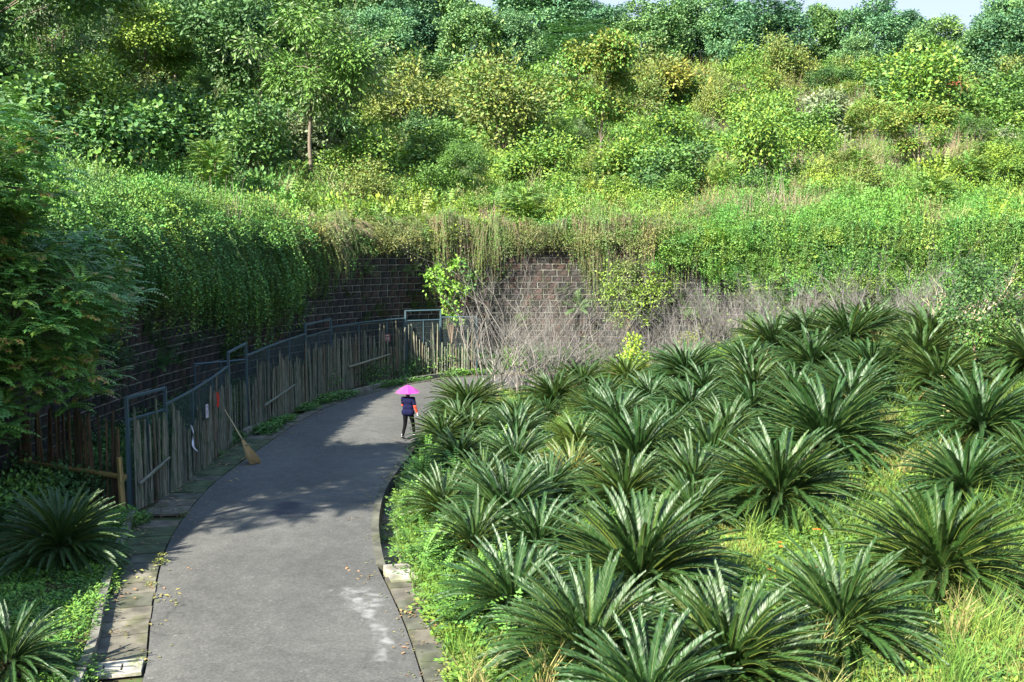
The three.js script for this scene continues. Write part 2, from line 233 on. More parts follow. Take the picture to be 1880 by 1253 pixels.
// ------------------------------------------------------------------ retaining wall of dark blocks with pale mortar
{
  const R = rng(11), wall = thing('retaining_wall', 'curved retaining wall of dark blocks with pale mortar joints behind the fence', 'wall');
  const core = new Build(), pale = [0.3, 0.29, 0.25];
  for (let i = 0; i < WN; i += 2) { const a = wallPts[i], b = wallPts[i + 2]; const A = (q, o, y) => V(q.x + q.nx * o, y, q.z + q.nz * o); core.quad(A(a, 0, -0.5), A(b, 0, -0.5), A(b, 0, WALL_TOP - 0.02), A(a, 0, WALL_TOP - 0.02), pale); core.quad(A(a, 0, WALL_TOP - 0.02), A(b, 0, WALL_TOP - 0.02), A(b, 0.6, WALL_TOP - 0.02), A(a, 0.6, WALL_TOP - 0.02), pale); core.quad(A(b, 0.6, -0.5), A(a, 0.6, -0.5), A(a, 0.6, WALL_TOP - 0.02), A(b, 0.6, WALL_TOP - 0.02), pale); }
  const g = core.geo(); { const P = g.attributes.position, uv = []; for (let i = 0; i < P.count; i++) uv.push((P.getX(i) - P.getZ(i)) * 0.4, P.getY(i) * 0.4); g.setAttribute('uv', new THREE.Float32BufferAttribute(uv, 2)); }
  mesh('mortar', g, std({ map: stone, color: rgb(0.45, 0.45, 0.42), bumpMap: speck, bumpScale: 0.01 }), wall);
  // block shapes: unit boxes with broken, uneven faces
  const shapes = [0, 1, 2, 3].map((k) => { const q = rng(200 + k), b = new THREE.BoxGeometry(1, 1, 1, 2, 1, 1).toNonIndexed(), P = b.attributes.position, m = new Map(); for (let i = 0; i < P.count; i++) { const key = [P.getX(i), P.getY(i), P.getZ(i)].join(); if (!m.has(key)) m.set(key, [(q() - 0.5) * 0.04, (q() - 0.5) * 0.07, (q() - 0.5) * 0.14]); const e = m.get(key); P.setXYZ(i, P.getX(i) + e[0], P.getY(i) + e[1], P.getZ(i) + e[2]); } b.computeVertexNormals(); return b; });
  const face = texture(256, 256, (u, v) => { const a = fbm(u * 5, v * 5, 141, 5, 5), b = smooth(0.5, 0.72, fbm(u * 4, v * 4, 151, 4, 4)); const k = 0.5 + 0.7 * (a - 0.5) + 0.3; return [k * lerp(1, 0.55, b), k * lerp(1, 0.68, b), k * lerp(1, 0.52, b)]; });
  const tones = [[0.075, 0.055, 0.05], [0.05, 0.046, 0.043], [0.095, 0.062, 0.05], [0.04, 0.042, 0.038], [0.12, 0.07, 0.052], [0.062, 0.06, 0.048], [0.08, 0.07, 0.062]];
  const mats = tones.map((c) => std({ map: face, color: rgb(c[0] * 0.74, c[1] * 0.73, c[2] * 0.78), bumpMap: speck, bumpScale: 0.02, roughness: 0.9 }));
  const all = [], course = 0.308;
  for (let c = 0; c * course < WALL_TOP - 0.1; c++) { let s = 4 + R() * 0.5; while (s < wallLen - 20) { const l = 0.42 + R() * R() * 0.36 + R() * 0.1; all.push({ s: s + l / 2, y: (c + 0.5) * course, l: l - 0.034 - R() * 0.012, h: course - 0.03 - R() * 0.012, tone: (() => { const q = fbm((s + l / 2) * 0.35, c * 0.18, 170, 3) + (R() - 0.5) * 0.5; return q < 0.42 ? [1, 3][Math.floor(R() * 2)] : q < 0.56 ? [0, 5, 6][Math.floor(R() * 3)] : [2, 4, 0][Math.floor(R() * 3)]; })(), k: Math.floor(R() * 4), out: R() }); s += l; } }
  // the best seen ones become pieces of their own: the faces between fence and vines in the bend, and beside the left gate
  for (const b of all) { const w = wallAt(b.s), d = -w.z; b.seen = (d > 46 && w.x < 4.6 ? 1.0 : d > 24 && d < 33 && b.y > 1.2 ? 0.8 : d > 36 && d <= 46 ? 0.7 : d > 46 && w.x < 12 ? 0.55 : 0.1) * (b.y > 2.0 && b.y < 5.2 ? 1 : 0.55) + R() * 0.28; b.w = w; }
  all.sort((a, b) => b.seen - a.seen);
  const place = (o, b) => { const f = -0.034 + 0.012 * b.out; o.position.set(b.w.x - b.w.nx * f, b.y, b.w.z - b.w.nz * f); o.rotation.y = Math.atan2(-b.w.tz, b.w.tx); o.scale.set(b.l, b.h, 0.09); o.updateMatrix(); };
  all.slice(0, 300).forEach((b) => place(mesh('brick', shapes[b.k], mats[b.tone], wall), b));
  const rest = [[], [], [], [], [], [], []], tmp = new THREE.Object3D(); all.slice(300).forEach((b) => { place(tmp, b); rest[b.tone].push(shapes[b.k].clone().applyMatrix4(tmp.matrix)); });
  const group = mergeGeometries(rest.map((l) => mergeGeometries(l)), true); const m = mesh('brick_rest', group, mats, wall); m.userData.kind = 'stuff';
  for (let s = 8; s < wallLen - 22; s += 1.5) { const w = wallAt(s + 0.75), o = mesh('coping_stone', shapes[Math.floor(R() * 4)], M.concrete, wall); o.position.set(w.x + w.nx * 0.16, WALL_TOP + 0.05, w.z + w.nz * 0.16); o.rotation.y = Math.atan2(-w.tz, w.tx); o.scale.set(1.48, 0.13, 0.48); }
}

// ------------------------------------------------------------------ plants: shapes
const GREEN = { bright: [0.2, 0.305, 0.036], mid: [0.11, 0.225, 0.036], deep: [0.06, 0.145, 0.036], blue: [0.04, 0.105, 0.05], olive: [0.15, 0.195, 0.05], yellow: [0.21, 0.25, 0.04], pale: [0.17, 0.22, 0.1], dry: [0.24, 0.2, 0.12], fresh: [0.115, 0.26, 0.035] };
// a sprig of k leaves round a point, thrown outwards
function sprig(b, R, p, o, k, len, wid, spread, droop, col, up = 0.5) {
  for (let i = 0; i < k; i++) {
    const r = dirRandom(R), d = unit([o[0] * 0.6 + r[0] * 0.85, o[1] * 0.6 + r[1] * 0.7 - droop, o[2] * 0.6 + r[2] * 0.85]), q = dirRandom(R), w = unit([o[0] * 0.55 + q[0] * 0.6, o[1] * 0.4 + up + q[1] * 0.5, o[2] * 0.55 + q[2] * 0.6]), s = 0.7 + R() * 0.6;
    b.leaf(p[0] + r[0] * spread * R(), p[1] + r[1] * spread * R(), p[2] + r[2] * spread * R(), ...d, ...w, len * s, wid * s, jitter(R, col));
  }
}
// crown of leaves spread through lobes, thicker near their surface, with a ragged outline
function crownGeo({ seed, lobes, n, k = 6, len, wid, spread = 0.25, droop = 0.1, cols, shell = 0.55, rag = 0.35, up = 0.5 }) {
  const R = rng(seed), b = new Build(), vol = lobes.map((l) => l[3] * l[4] * l[5]), tot = vol.reduce((x, y) => x + y, 0);
  for (let i = 0; i < n; i++) {
    let q = R() * tot, j = 0; while (q > vol[j] && j < lobes.length - 1) q -= vol[j++];
    const l = lobes[j], o = dirRandom(R); if (o[1] < -0.55 && R() < 0.6) o[1] *= -0.6;
    const ragged = 1 + rag * (noise2(o[0] * 3.1 + j * 7 + 20, o[1] * 3.1 + o[2] * 2.3 + 20, seed) - 0.62) * 2, r = (shell + (1 - shell) * Math.sqrt(R())) * ragged;
    const p = [l[0] + o[0] * l[3] * r, l[1] + o[1] * l[4] * r, l[2] + o[2] * l[5] * r];
    const hue = noise2(p[0] * 0.7 / spread * 0.25 + 50, p[1] * 0.5 / spread * 0.25 + p[2] * 0.4 + 50, seed + 3), c = cols[Math.min(cols.length - 1, Math.floor(clamp(hue * 1.4 - 0.2 + (R() - 0.5) * 0.5, 0, 0.999) * cols.length))];
    sprig(b, R, p, unit([o[0], o[1] + 0.15, o[2]]), k, len, wid, spread, droop, c, up);
  }
  return b.geo();
}
// trunk with limbs towards given ends
function limbGeo(seed, base, ends, r0, col, sides = 5, fork = 0.45) {
  const R = rng(seed), b = new Build(), top = V(base[0] + (R() - 0.5) * 0.3, base[1], base[2] + (R() - 0.5) * 0.3), trunk = [], rad = [];
  for (let k = 0; k <= 6; k++) { trunk.push(V(lerp(0, top.x, k / 6) + (R() - 0.5) * r0 * 0.8 * (k > 0), lerp(-0.4, top.y, k / 6), lerp(0, top.z, k / 6) + (R() - 0.5) * r0 * 0.8 * (k > 0))); rad.push(r0 * lerp(1.15, 0.5, k / 6)); }
  b.tube(trunk, rad, sides + 2, col);
  for (const e of ends) {
    const f = fork + R() * (1 - fork), s = trunk[Math.min(6, Math.round(f * 6))], E3 = V(...e), m1 = s.clone().lerp(E3, 0.35).add(V((R() - 0.5) * 0.3, 0.25 * s.distanceTo(E3) * 0.3, (R() - 0.5) * 0.3)), m2 = s.clone().lerp(E3, 0.7).add(V((R() - 0.5) * 0.25, 0.1, (R() - 0.5) * 0.25)), r = r0 * lerp(0.55, 0.3, f);
    b.tube([s, m1, m2, E3], [r, r * 0.75, r * 0.5, r * 0.2], sides, jitter(R, col, 0.15, 0.05));
  }
  return b.geo();
}
// feathery compound leaf: leaflets in pairs along a drooping rib
function pinnate(b, R, p, d, len, pairs, lf, lw, col, tip, sag = 0.7) {
  let x = p[0], y = p[1], z = p[2], dx = d[0], dy = d[1], dz = d[2]; const st = len / pairs;
  for (let i = 0; i < pairs; i++) {
    x += dx * st; y += dy * st; z += dz * st; dy -= (sag / pairs) * (0.4 + i / pairs); const q = Math.hypot(dx, dy, dz); dx /= q; dy /= q; dz /= q;
    let sx = -dz, sz = dx; const h = Math.hypot(sx, sz) || 1; sx /= h; sz /= h;
    const c = jitter(R, i > pairs * 0.75 && tip ? tip : col, 0.14, 0.08), k = lf * (i < 2 ? 0.75 : i > pairs - 3 ? 0.75 : 1) * (0.9 + R() * 0.2);
    const nx = -dy * dx + (R() - 0.5) * 0.3, ny = 1 - dy * dy, nz = -dy * dz + (R() - 0.5) * 0.3;
    for (const s of [1, -1]) { const e = unit([dx * 0.45 + sx * s, dy * 0.45 - 0.22, dz * 0.45 + sz * s]); b.leaf(x, y, z, ...e, nx + sx * s * 0.2, ny, nz + sz * s * 0.2, k, lw, c, 0.15, 0.4); }
  }
  b.leaf(x, y, z, dx, dy, dz, 0, 1, 0.1, lf, lw, col, 0.1, 0.4);
}
// drooping or arching runner with small leaves
function runner(b, R, pts, leaves, len, wid, col, stem, r = 0.006) {
  const c = new THREE.CatmullRomCurve3(pts); b.tube(c.getPoints(7), [r * 1.3, r * 1.2, r * 1.1, r, r, r * 0.8, r * 0.6, r * 0.4], 3, stem);
  for (let i = 0; i < leaves; i++) { const t = 0.04 + 0.95 * (i + R() * 0.6) / leaves, p = c.getPoint(Math.min(1, t)), q = dirRandom(R), e = unit([q[0], q[1] * 0.5 - 0.25, q[2]]), w = dirRandom(R), s = 0.7 + R() * 0.5; b.leaf(p.x, p.y, p.z, ...e, w[0] * 0.6, 0.7 + w[1] * 0.4, w[2] * 0.6 + 0.25, len * s, wid * s, jitter(R, col, 0.25, 0.15)); }
}
// low undergrowth mounds (about 1 m across), coloured per copy
const W1 = [1, 1, 1];
const mounds = {
  broad: [1, 2, 3].map((s) => crownGeo({ seed: 300 + s, lobes: [[0, 0.35, 0, 0.75, 0.5, 0.75], [0.35, 0.5, 0.2, 0.4, 0.45, 0.4], [-0.3, 0.45, -0.3, 0.45, 0.5, 0.45]], n: 150, k: 4, len: 0.082, wid: 0.026, spread: 0.2, cols: [W1], shell: 0.6, rag: 0.5 })),
  small: [1, 2, 3].map((s) => crownGeo({ seed: 310 + s, lobes: [[0, 0.3, 0, 0.75, 0.5, 0.75], [0.3, 0.6, 0.1, 0.35, 0.5, 0.35], [-0.25, 0.5, 0.3, 0.4, 0.4, 0.4]], n: 130, k: 4, len: 0.075, wid: 0.02, spread: 0.22, cols: [W1], shell: 0.55, rag: 0.6 })),
  big: [1, 2].map((s) => crownGeo({ seed: 320 + s, lobes: [[0, 0.35, 0, 0.8, 0.45, 0.8]], n: 90, k: 3, len: 0.125, wid: 0.05, spread: 0.2, cols: [W1], shell: 0.75, rag: 0.5, up: 0.7 })),
  fern: [1, 2, 3].map((s) => { const R = rng(330 + s), b = new Build(); for (let i = 0; i < 20; i++) { const a = R() * 6.28, e = 0.3 + R() * 0.9, h = R() * 0.5; pinnate(b, R, [Math.cos(a) * 0.12, h, Math.sin(a) * 0.12], [Math.cos(a) * Math.cos(e), Math.sin(e), Math.sin(a) * Math.cos(e)], 0.55 + R() * 0.4, 9, 0.13, 0.03, W1, null, 0.9); } return b.geo(); }),
  reed: [1, 2].map((s) => { const R = rng(340 + s), b = new Build(); for (let i = 0; i < 46; i++) { const a = R() * 6.28, e = 1.0 + R() * 0.5, l = 0.6 + R() * 0.7, d = [Math.cos(a) * Math.cos(e), Math.sin(e), Math.sin(a) * Math.cos(e)], x = (R() - 0.5) * 0.6, z = (R() - 0.5) * 0.6, c = jitter(R, W1, 0.25, 0.1), m = [x + d[0] * l * 0.6, d[1] * l * 0.6, z + d[2] * l * 0.6]; b.leaf(x, 0, z, ...d, -d[2], 0.2, d[0], l * 0.65, 0.011, c, 0.1, 0.7); const d2 = unit([d[0] * 1.9, d[1] * 0.7 - 0.1, d[2] * 1.9]); b.leaf(m[0], m[1], m[2], ...d2, -d[2], 0.2, d[0], l * 0.5, 0.009, c, 0.1, 0.2); } return b.geo(); }),
  twig: [1, 2].map((s) => { const R = rng(350 + s), b = new Build(); for (let i = 0; i < 34; i++) { const a = R() * 6.28, e = 0.9 + R() * 0.6, l = 0.7 + R() * 0.9, p = V((R() - 0.5) * 0.7, 0, (R() - 0.5) * 0.7), d = V(Math.cos(a) * Math.cos(e), Math.sin(e), Math.sin(a) * Math.cos(e)), q = p.clone().addScaledVector(d, l * 0.5).add(V((R() - 0.5) * 0.12, 0, (R() - 0.5) * 0.12)), t = p.clone().addScaledVector(d, l).add(V((R() - 0.5) * 0.3, -0.05, (R() - 0.5) * 0.3)); b.tube([p, q, t], [0.011, 0.008, 0.003], 3, jitter(R, W1, 0.2, 0.06)); if (R() < 0.7) b.tube([q, q.clone().add(V((R() - 0.5) * 0.4, 0.15 + R() * 0.2, (R() - 0.5) * 0.4))], [0.006, 0.002], 3, W1); } return b.geo(); }),
};
const tuft = [1, 2, 3].map((s) => { const R = rng(360 + s), b = new Build(); for (let i = 0; i < 30; i++) { const a = R() * 6.28, e = 0.7 + R() * 0.8, l = 0.14 + R() * 0.22, d = [Math.cos(a) * Math.cos(e), Math.sin(e), Math.sin(a) * Math.cos(e)]; b.leaf((R() - 0.5) * 0.34, -0.02, (R() - 0.5) * 0.34, ...d, -d[2] + (R() - 0.5), 0.3, d[0] + (R() - 0.5), l, 0.006 + R() * 0.004, jitter(R, W1, 0.3, 0.15), 0.2, 0.5); } return b.geo(); });
const weed = [1, 2, 3].map((s) => { const R = rng(370 + s), b = new Build(); for (let i = 0; i < 60; i++) { const a = R() * 6.28, r = Math.sqrt(R()) * 0.25, h = 0.02 + R() * 0.14 * (1.2 - r * 3), q = dirRandom(R), d = unit([Math.cos(a) + q[0], 0.3 + q[1] * 0.4, Math.sin(a) + q[2]]); b.leaf(Math.cos(a) * r, h, Math.sin(a) * r, ...d, q[2] * 0.5, 1, q[0] * 0.5, 0.055 + R() * 0.04, 0.016 + R() * 0.008, jitter(R, W1, 0.25, 0.12), 0.2, 0.5); } return b.geo(); });
const dummy = new THREE.Object3D(), tint = new THREE.Color();
// many copies of a few shapes: what nobody could count
function stuff(name, label, category, geos, mat, places) {
  geos.forEach((g, k) => {
    const list = places.filter((_, i) => i % geos.length === k), m = new THREE.InstancedMesh(g, mat, list.length); m.name = numbered(name); m.castShadow = m.receiveShadow = true; m.userData.kind = 'stuff'; tag(m, label, category);
    list.forEach((q, i) => { dummy.position.set(...q.p); dummy.rotation.set(q.tx ?? 0, q.ry ?? 0, q.tz ?? 0); if (Array.isArray(q.s)) dummy.scale.set(...q.s); else dummy.scale.setScalar(q.s); dummy.updateMatrix(); m.setMatrixAt(i, dummy.matrix); m.setColorAt(i, tint.setRGB(...q.c)); });
    scene.add(m);
  });
}

// ------------------------------------------------------------------ cycads
const frondGeo = (bend, seed, dead) => {
  const R = rng(seed), b = new Build(), N = 62, L = 1, spine = [], ang = []; let x = 0, y = 0, a = 0;
  for (let i = 0; i <= 12; i++) { spine.push(V(x, y, (R() - 0.5) * 0.008)); ang.push(a); a -= (bend / 12) * (0.45 + 1.1 * (i / 12)); x += (Math.cos(a) * L) / 12; y += (Math.sin(a) * L) / 12; }
  const at = (t) => { const k = clamp(t * 12, 0, 11.999), i = Math.floor(k), f = k - i; return { p: spine[i].clone().lerp(spine[i + 1], f), a: lerp(ang[i], ang[i + 1], f) }; };
  const rib = dead ? [0.3, 0.2, 0.09] : [0.085, 0.125, 0.022], blade = dead ? [0.33, 0.22, 0.1] : [0.0255, 0.069, 0.0125];
  b.tube(spine.filter((_, i) => i % 2 === 0), [0.0095, 0.0085, 0.007, 0.0055, 0.0045, 0.003, 0.002], 4, rib);
  for (let i = 0; i < N; i++) {
    const t = 0.1 + (0.9 * (i + R() * 0.3)) / N, q = at(t), fw = lerp(1.1, 0.5, t), len = 0.094 * Math.min(1, 0.35 + t * 2.6) * (t > 0.6 ? 1 - 0.62 * Math.pow((t - 0.6) / 0.4, 1.4) : 1), ca = Math.cos(q.a), sa = Math.sin(q.a);
    for (const s of [1, -1]) {
      const k = fw + (R() - 0.5) * 0.1, up = 0.5 + (R() - 0.5) * 0.16, lx = Math.cos(k), side = Math.sin(k) * s * Math.cos(up), lift = Math.sin(k) * Math.sin(up) - (dead ? 0.3 : 0);
      const d = unit([ca * lx - sa * lift, sa * lx + ca * lift, side]), n = unit([-sa * 0.9 - ca * 0.25 + (R() - 0.5) * 0.7, ca * 0.9 - sa * 0.25 + (R() - 0.5) * 0.5, -s * 0.62 + (R() - 0.5) * 0.7]), l = len * (0.9 + R() * 0.2);
      b.leaf(q.p.x, q.p.y, q.p.z, ...d, ...n, l, 0.0073, jitter(R, blade, 0.16, 0.12), 0.1, 0.4);
    }
  }
  return b.geo();
};
const fronds = [0.25, 0.5, 0.8, 1.15, 1.5].map((b, i) => [frondGeo(b, 400 + i), frondGeo(b + 0.12, 410 + i)]), deadFrond = frondGeo(1.1, 420, true);
const cycadMat = (c, r = 0.5) => { const m = leafMat({ roughness: r, transmission: 0.08, specularIntensity: 1, color: rgb(...c) }); m.name = 'cycad'; return m; };
M.cycad = [cycadMat([1, 1, 1]), cycadMat([0.9, 1, 1.15], 0.48), cycadMat([1.75, 1.4, 1.0], 0.5), cycadMat([1.15, 1.05, 0.9], 0.48), cycadMat([4.2, 2.2, 3.2], 0.5)];
const stubGeo = (() => { const R = rng(430), b = new Build(); for (let k = 0; k < 9; k++) for (let j = 0; j < 14; j++) { const a = (j + (k % 2) * 0.5) / 14 * 6.283 + (R() - 0.5) * 0.1, y = -0.12 + k * 0.07, r = 0.17 + 0.02 * R(); b.leaf(Math.cos(a) * (r - 0.04), y, Math.sin(a) * (r - 0.04), ...unit([Math.cos(a) * 0.7, 0.75, Math.sin(a) * 0.7]), Math.cos(a), -0.4, Math.sin(a), 0.13, 0.04, jitter(R, [0.11, 0.075, 0.045], 0.4, 0.1), 0.3, 0.3); } b.tube([V(0, -0.2, 0), V(0, 0.2, 0), V(0, 0.48, 0)], [0.17, 0.17, 0.1], 10, [0.07, 0.05, 0.03]); return b.geo(); })();
function cycad(x, d, r, tone, label, seed, { lean = 0, n = r > 1.25 && d < 28 ? 230 : r > 1.1 ? 190 : r > 0.95 ? 160 : 120, y = x < -4.5 ? 0.13 : bedHeight(x, d), dead = 6 } = {}) {
  const R = rng(seed), g = thing('cycad', label, 'cycad', [x, y, -d], R() * 6.28, 'cycads'), H = 0.18 + 0.14 * r, k = r * (x < -4.5 ? 1.14 : d < 15.5 ? 1.2 : d < 28 ? 1.36 : 1.26) * (0.95 + 0.12 * R()), peak = d < 28 ? 0.965 : 0.92;
  g.rotation.x = (R() - 0.5) * 0.2; g.rotation.z = (R() - 0.5) * 0.2; const t = mesh('trunk', stubGeo, M.bark, g); t.scale.set(0.9, H / 0.4, 0.9);
  for (let i = 0; i < n; i++) {
    const f = (i + 0.5) / n, az = i * 2.39996 + (R() - 0.5) * 0.5, e = Math.asin(lerp(peak, -0.08, Math.pow(f, 1.1))) + (R() - 0.5) * 0.16, band = clamp(Math.floor(f * 4.2 + R() * 1.2 - 0.2), 0, 4), g2 = fronds[[1, 1, 2, 2, 3][band]][Math.floor(R() * 2)];
    const m = mesh('frond', g2, M.cycad[tone === 0 && R() < 0.06 ? 2 : tone], g), s = k * lerp(0.9, 1.0, f) * (0.86 + R() * 0.2);
    m.position.set(Math.cos(az) * 0.06, H + 0.03 - 0.1 * f, -Math.sin(az) * 0.06); m.rotation.set((R() - 0.5) * 0.35, az, e, 'YZX'); m.scale.set(s, s, s * (0.68 + 0.22 * R()));
  }
  for (let i = 0; i < dead; i++) { const az = R() * 6.28, m = mesh('dead_frond', deadFrond, M.bark, g); m.position.set(0, H - 0.12, 0); m.rotation.set(0, az, -0.15 - R() * 0.35, 'YZX'); m.scale.setScalar(k * (0.55 + R() * 0.2)); }
  return g;
}
const cycads = [
  [-8.68, 19.75, 1.22, 0, 'dark cycad in the left bed beside the wooden corner fence'], [-10.75, 20.6, 0.95, 1, 'cycad cut off by the left picture edge beside the wooden fence'], [-7.1, 14.3, 0.85, 1, 'cycad in the bottom left corner of the left bed'],
  [1.12, 14.7, 1.38, 0, 'large cycad at the bottom edge overhanging the right slabs'], [1.75, 13.0, 1.2, 1, 'cycad at the very bottom with only its upper fronds in view'], [2.95, 14.1, 1.28, 3, 'bottom cycad with pale upright centre fronds right of the overhanging one'],
  [5.07, 15.7, 1.2, 0, 'cycad standing in bright grass at the lower right with dark spreading fronds'], [7.73, 18.5, 1.45, 3, 'tall cycad at the right with yellowish upright fronds beside orange flowers'], [2.24, 17.8, 1.5, 0, 'largest cycad in the middle of the lower bed'],
  [0.0, 17.0, 1.05, 1, 'cycad beside the slabs just below the white gutter cover'], [0.5, 20.3, 1.0, 1, 'bluish cycad left behind the largest cycad'], [-0.15, 22.4, 1.15, 1, 'cycad with silvery fronds in the second row from the gutter'],
  [-0.75, 20.5, 0.9, 0, 'dark cycad beside the open gutter above the white cover'], [-1.55, 23.2, 0.88, 3, 'cycad leaning over the open gutter at its widest bend'], [1.5, 26.2, 0.95, 4, 'cycad with faded straw coloured centre fronds'],
  [0.1, 27.9, 1.05, 1, 'cycad left of the faded straw coloured one'], [-1.45, 28.6, 0.95, 0, 'cycad beside the road just below the walker'], [1.95, 30.1, 1.0, 2, 'yellowish cycad behind the faded straw coloured one'],
  [3.3, 27.1, 1.32, 1, 'broad cycad in mid bed with bluish upright fronds'], [5.0, 26.2, 1.2, 0, 'dark cycad in mid bed right of the broad bluish one'], [6.05, 23.1, 1.45, 0, 'big cycad in front of the grassy gap on the right slope'],
  [8.0, 26.5, 1.6, 1, 'widest bluish cycad beside the grassy gap on the slope'], [3.25, 32.3, 1.28, 1, 'low spreading cycad at the centre of the upper bed'], [1.6, 38.6, 1.3, 3, 'cycad right of the bare grey shrub by the road'],
  [-1.6, 37.4, 1.25, 3, 'round cycad at the road edge beyond the walker'], [-2.1, 31.7, 1.0, 0, 'cycad covering the walker\u2019s right foot'], [-1.3, 32.6, 1.0, 3, 'cycad directly right of the walker'],
  [0.1, 32.0, 1.05, 1, 'cycad between the walker and the low spreading cycad'], [4.6, 35.0, 1.05, 1, 'cycad below the small bright yellow green sapling'], [5.45, 32.0, 1.15, 1, 'cycad with silvery tips on the lower right of the sapling'],
  [6.2, 36.9, 1.42, 1, 'thick cycad at the foot of the dead grey shrubs'], [6.3, 34.1, 1.05, 1, 'cycad just below the thick one at the dead shrubs'], [7.6, 32.9, 1.1, 0, 'cycad in the third row below the dead shrubs'],
  [7.1, 30.8, 1.1, 1, 'cycad in the fourth row below the dead shrubs'], [8.45, 31.3, 1.0, 0, 'cycad in mid slope between the silvery ones'], [9.65, 33.4, 1.28, 1, 'cycad high on the mound with fanned silvery fronds'],
  [9.1, 36.6, 1.25, 0, 'cycad at the left end of the mound crest'], [11.05, 34.2, 1.35, 0, 'cycad on top of the mound under the dead shrubs'], [12.2, 35.6, 1.15, 0, 'rearmost cycad on the mound crest'],
  [9.6, 29.5, 1.3, 1, 'cycad above the widest bluish cycad on the slope'], [10.85, 31.5, 1.1, 1, 'cycad on the mound left of the leafy shrub'], [12.25, 31.2, 1.2, 3, 'cycad behind the leafy shrub on the right mound'],
  [12.1, 29.4, 1.2, 3, 'cycad at the left foot of the leafy shrub'], [11.75, 26.0, 1.38, 1, 'cycad below the leafy shrub with bluish top fronds'], [14.5, 29.3, 1.15, 0, 'cycad cut by the right edge beyond the leafy shrub'],
  [11.9, 23.5, 1.1, 0, 'cycad cut by the right edge below the leafy shrub'], [10.1, 23.0, 1.2, 1, 'cycad half hidden behind the tall yellowish one'], [2.75, 41.2, 1.1, 3, 'small far cycad left of the sapling'],
  [4.25, 24.4, 1.1, 0, 'cycad filling the gap left of the big one at the grassy gap'], [2.55, 23.7, 1.12, 3, 'cycad behind the largest one and below the broad bluish one'], [-0.75, 25.6, 0.92, 0, 'cycad in the second row right of the gutter bend'], [0.85, 24.5, 1.0, 1, 'cycad just below the faded straw coloured one'], [5.95, 28.9, 1.1, 0, 'cycad above the dark one in mid bed'], [2.75, 34.9, 1.0, 3, 'cycad above the low spreading one'], [4.55, 30.0, 1.05, 1, 'cycad behind the broad bluish one in mid bed'], [7.9, 35.2, 1.1, 1, 'cycad between the thick one and the mound crest'], [10.3, 36.4, 1.1, 0, 'cycad on the crest right of its left end'], [13.4, 33.6, 1.15, 3, 'cycad on the crest behind the leafy shrub'], [-1.75, 34.7, 0.95, 0, 'cycad at the road edge below the round one'], [0.2, 35.2, 0.95, 0, 'cycad right below the round one at the road edge'], [3.3, 36.9, 0.95, 1, 'cycad left below the sapling'],
  [4.3, 39.2, 1.1, 2, 'yellowish cycad hidden behind weeds left of the sapling'], [1.2, 36.2, 0.75, 1, 'smallest bluish cycad beside the weeds in the upper bed'], [3.9, 22.3, 0.95, 0, 'half hidden dark cycad behind the largest one'],
];
cycads.forEach(([x, d, r, tone, label], i) => cycad(x, d, r, tone, label, 500 + i * 7));

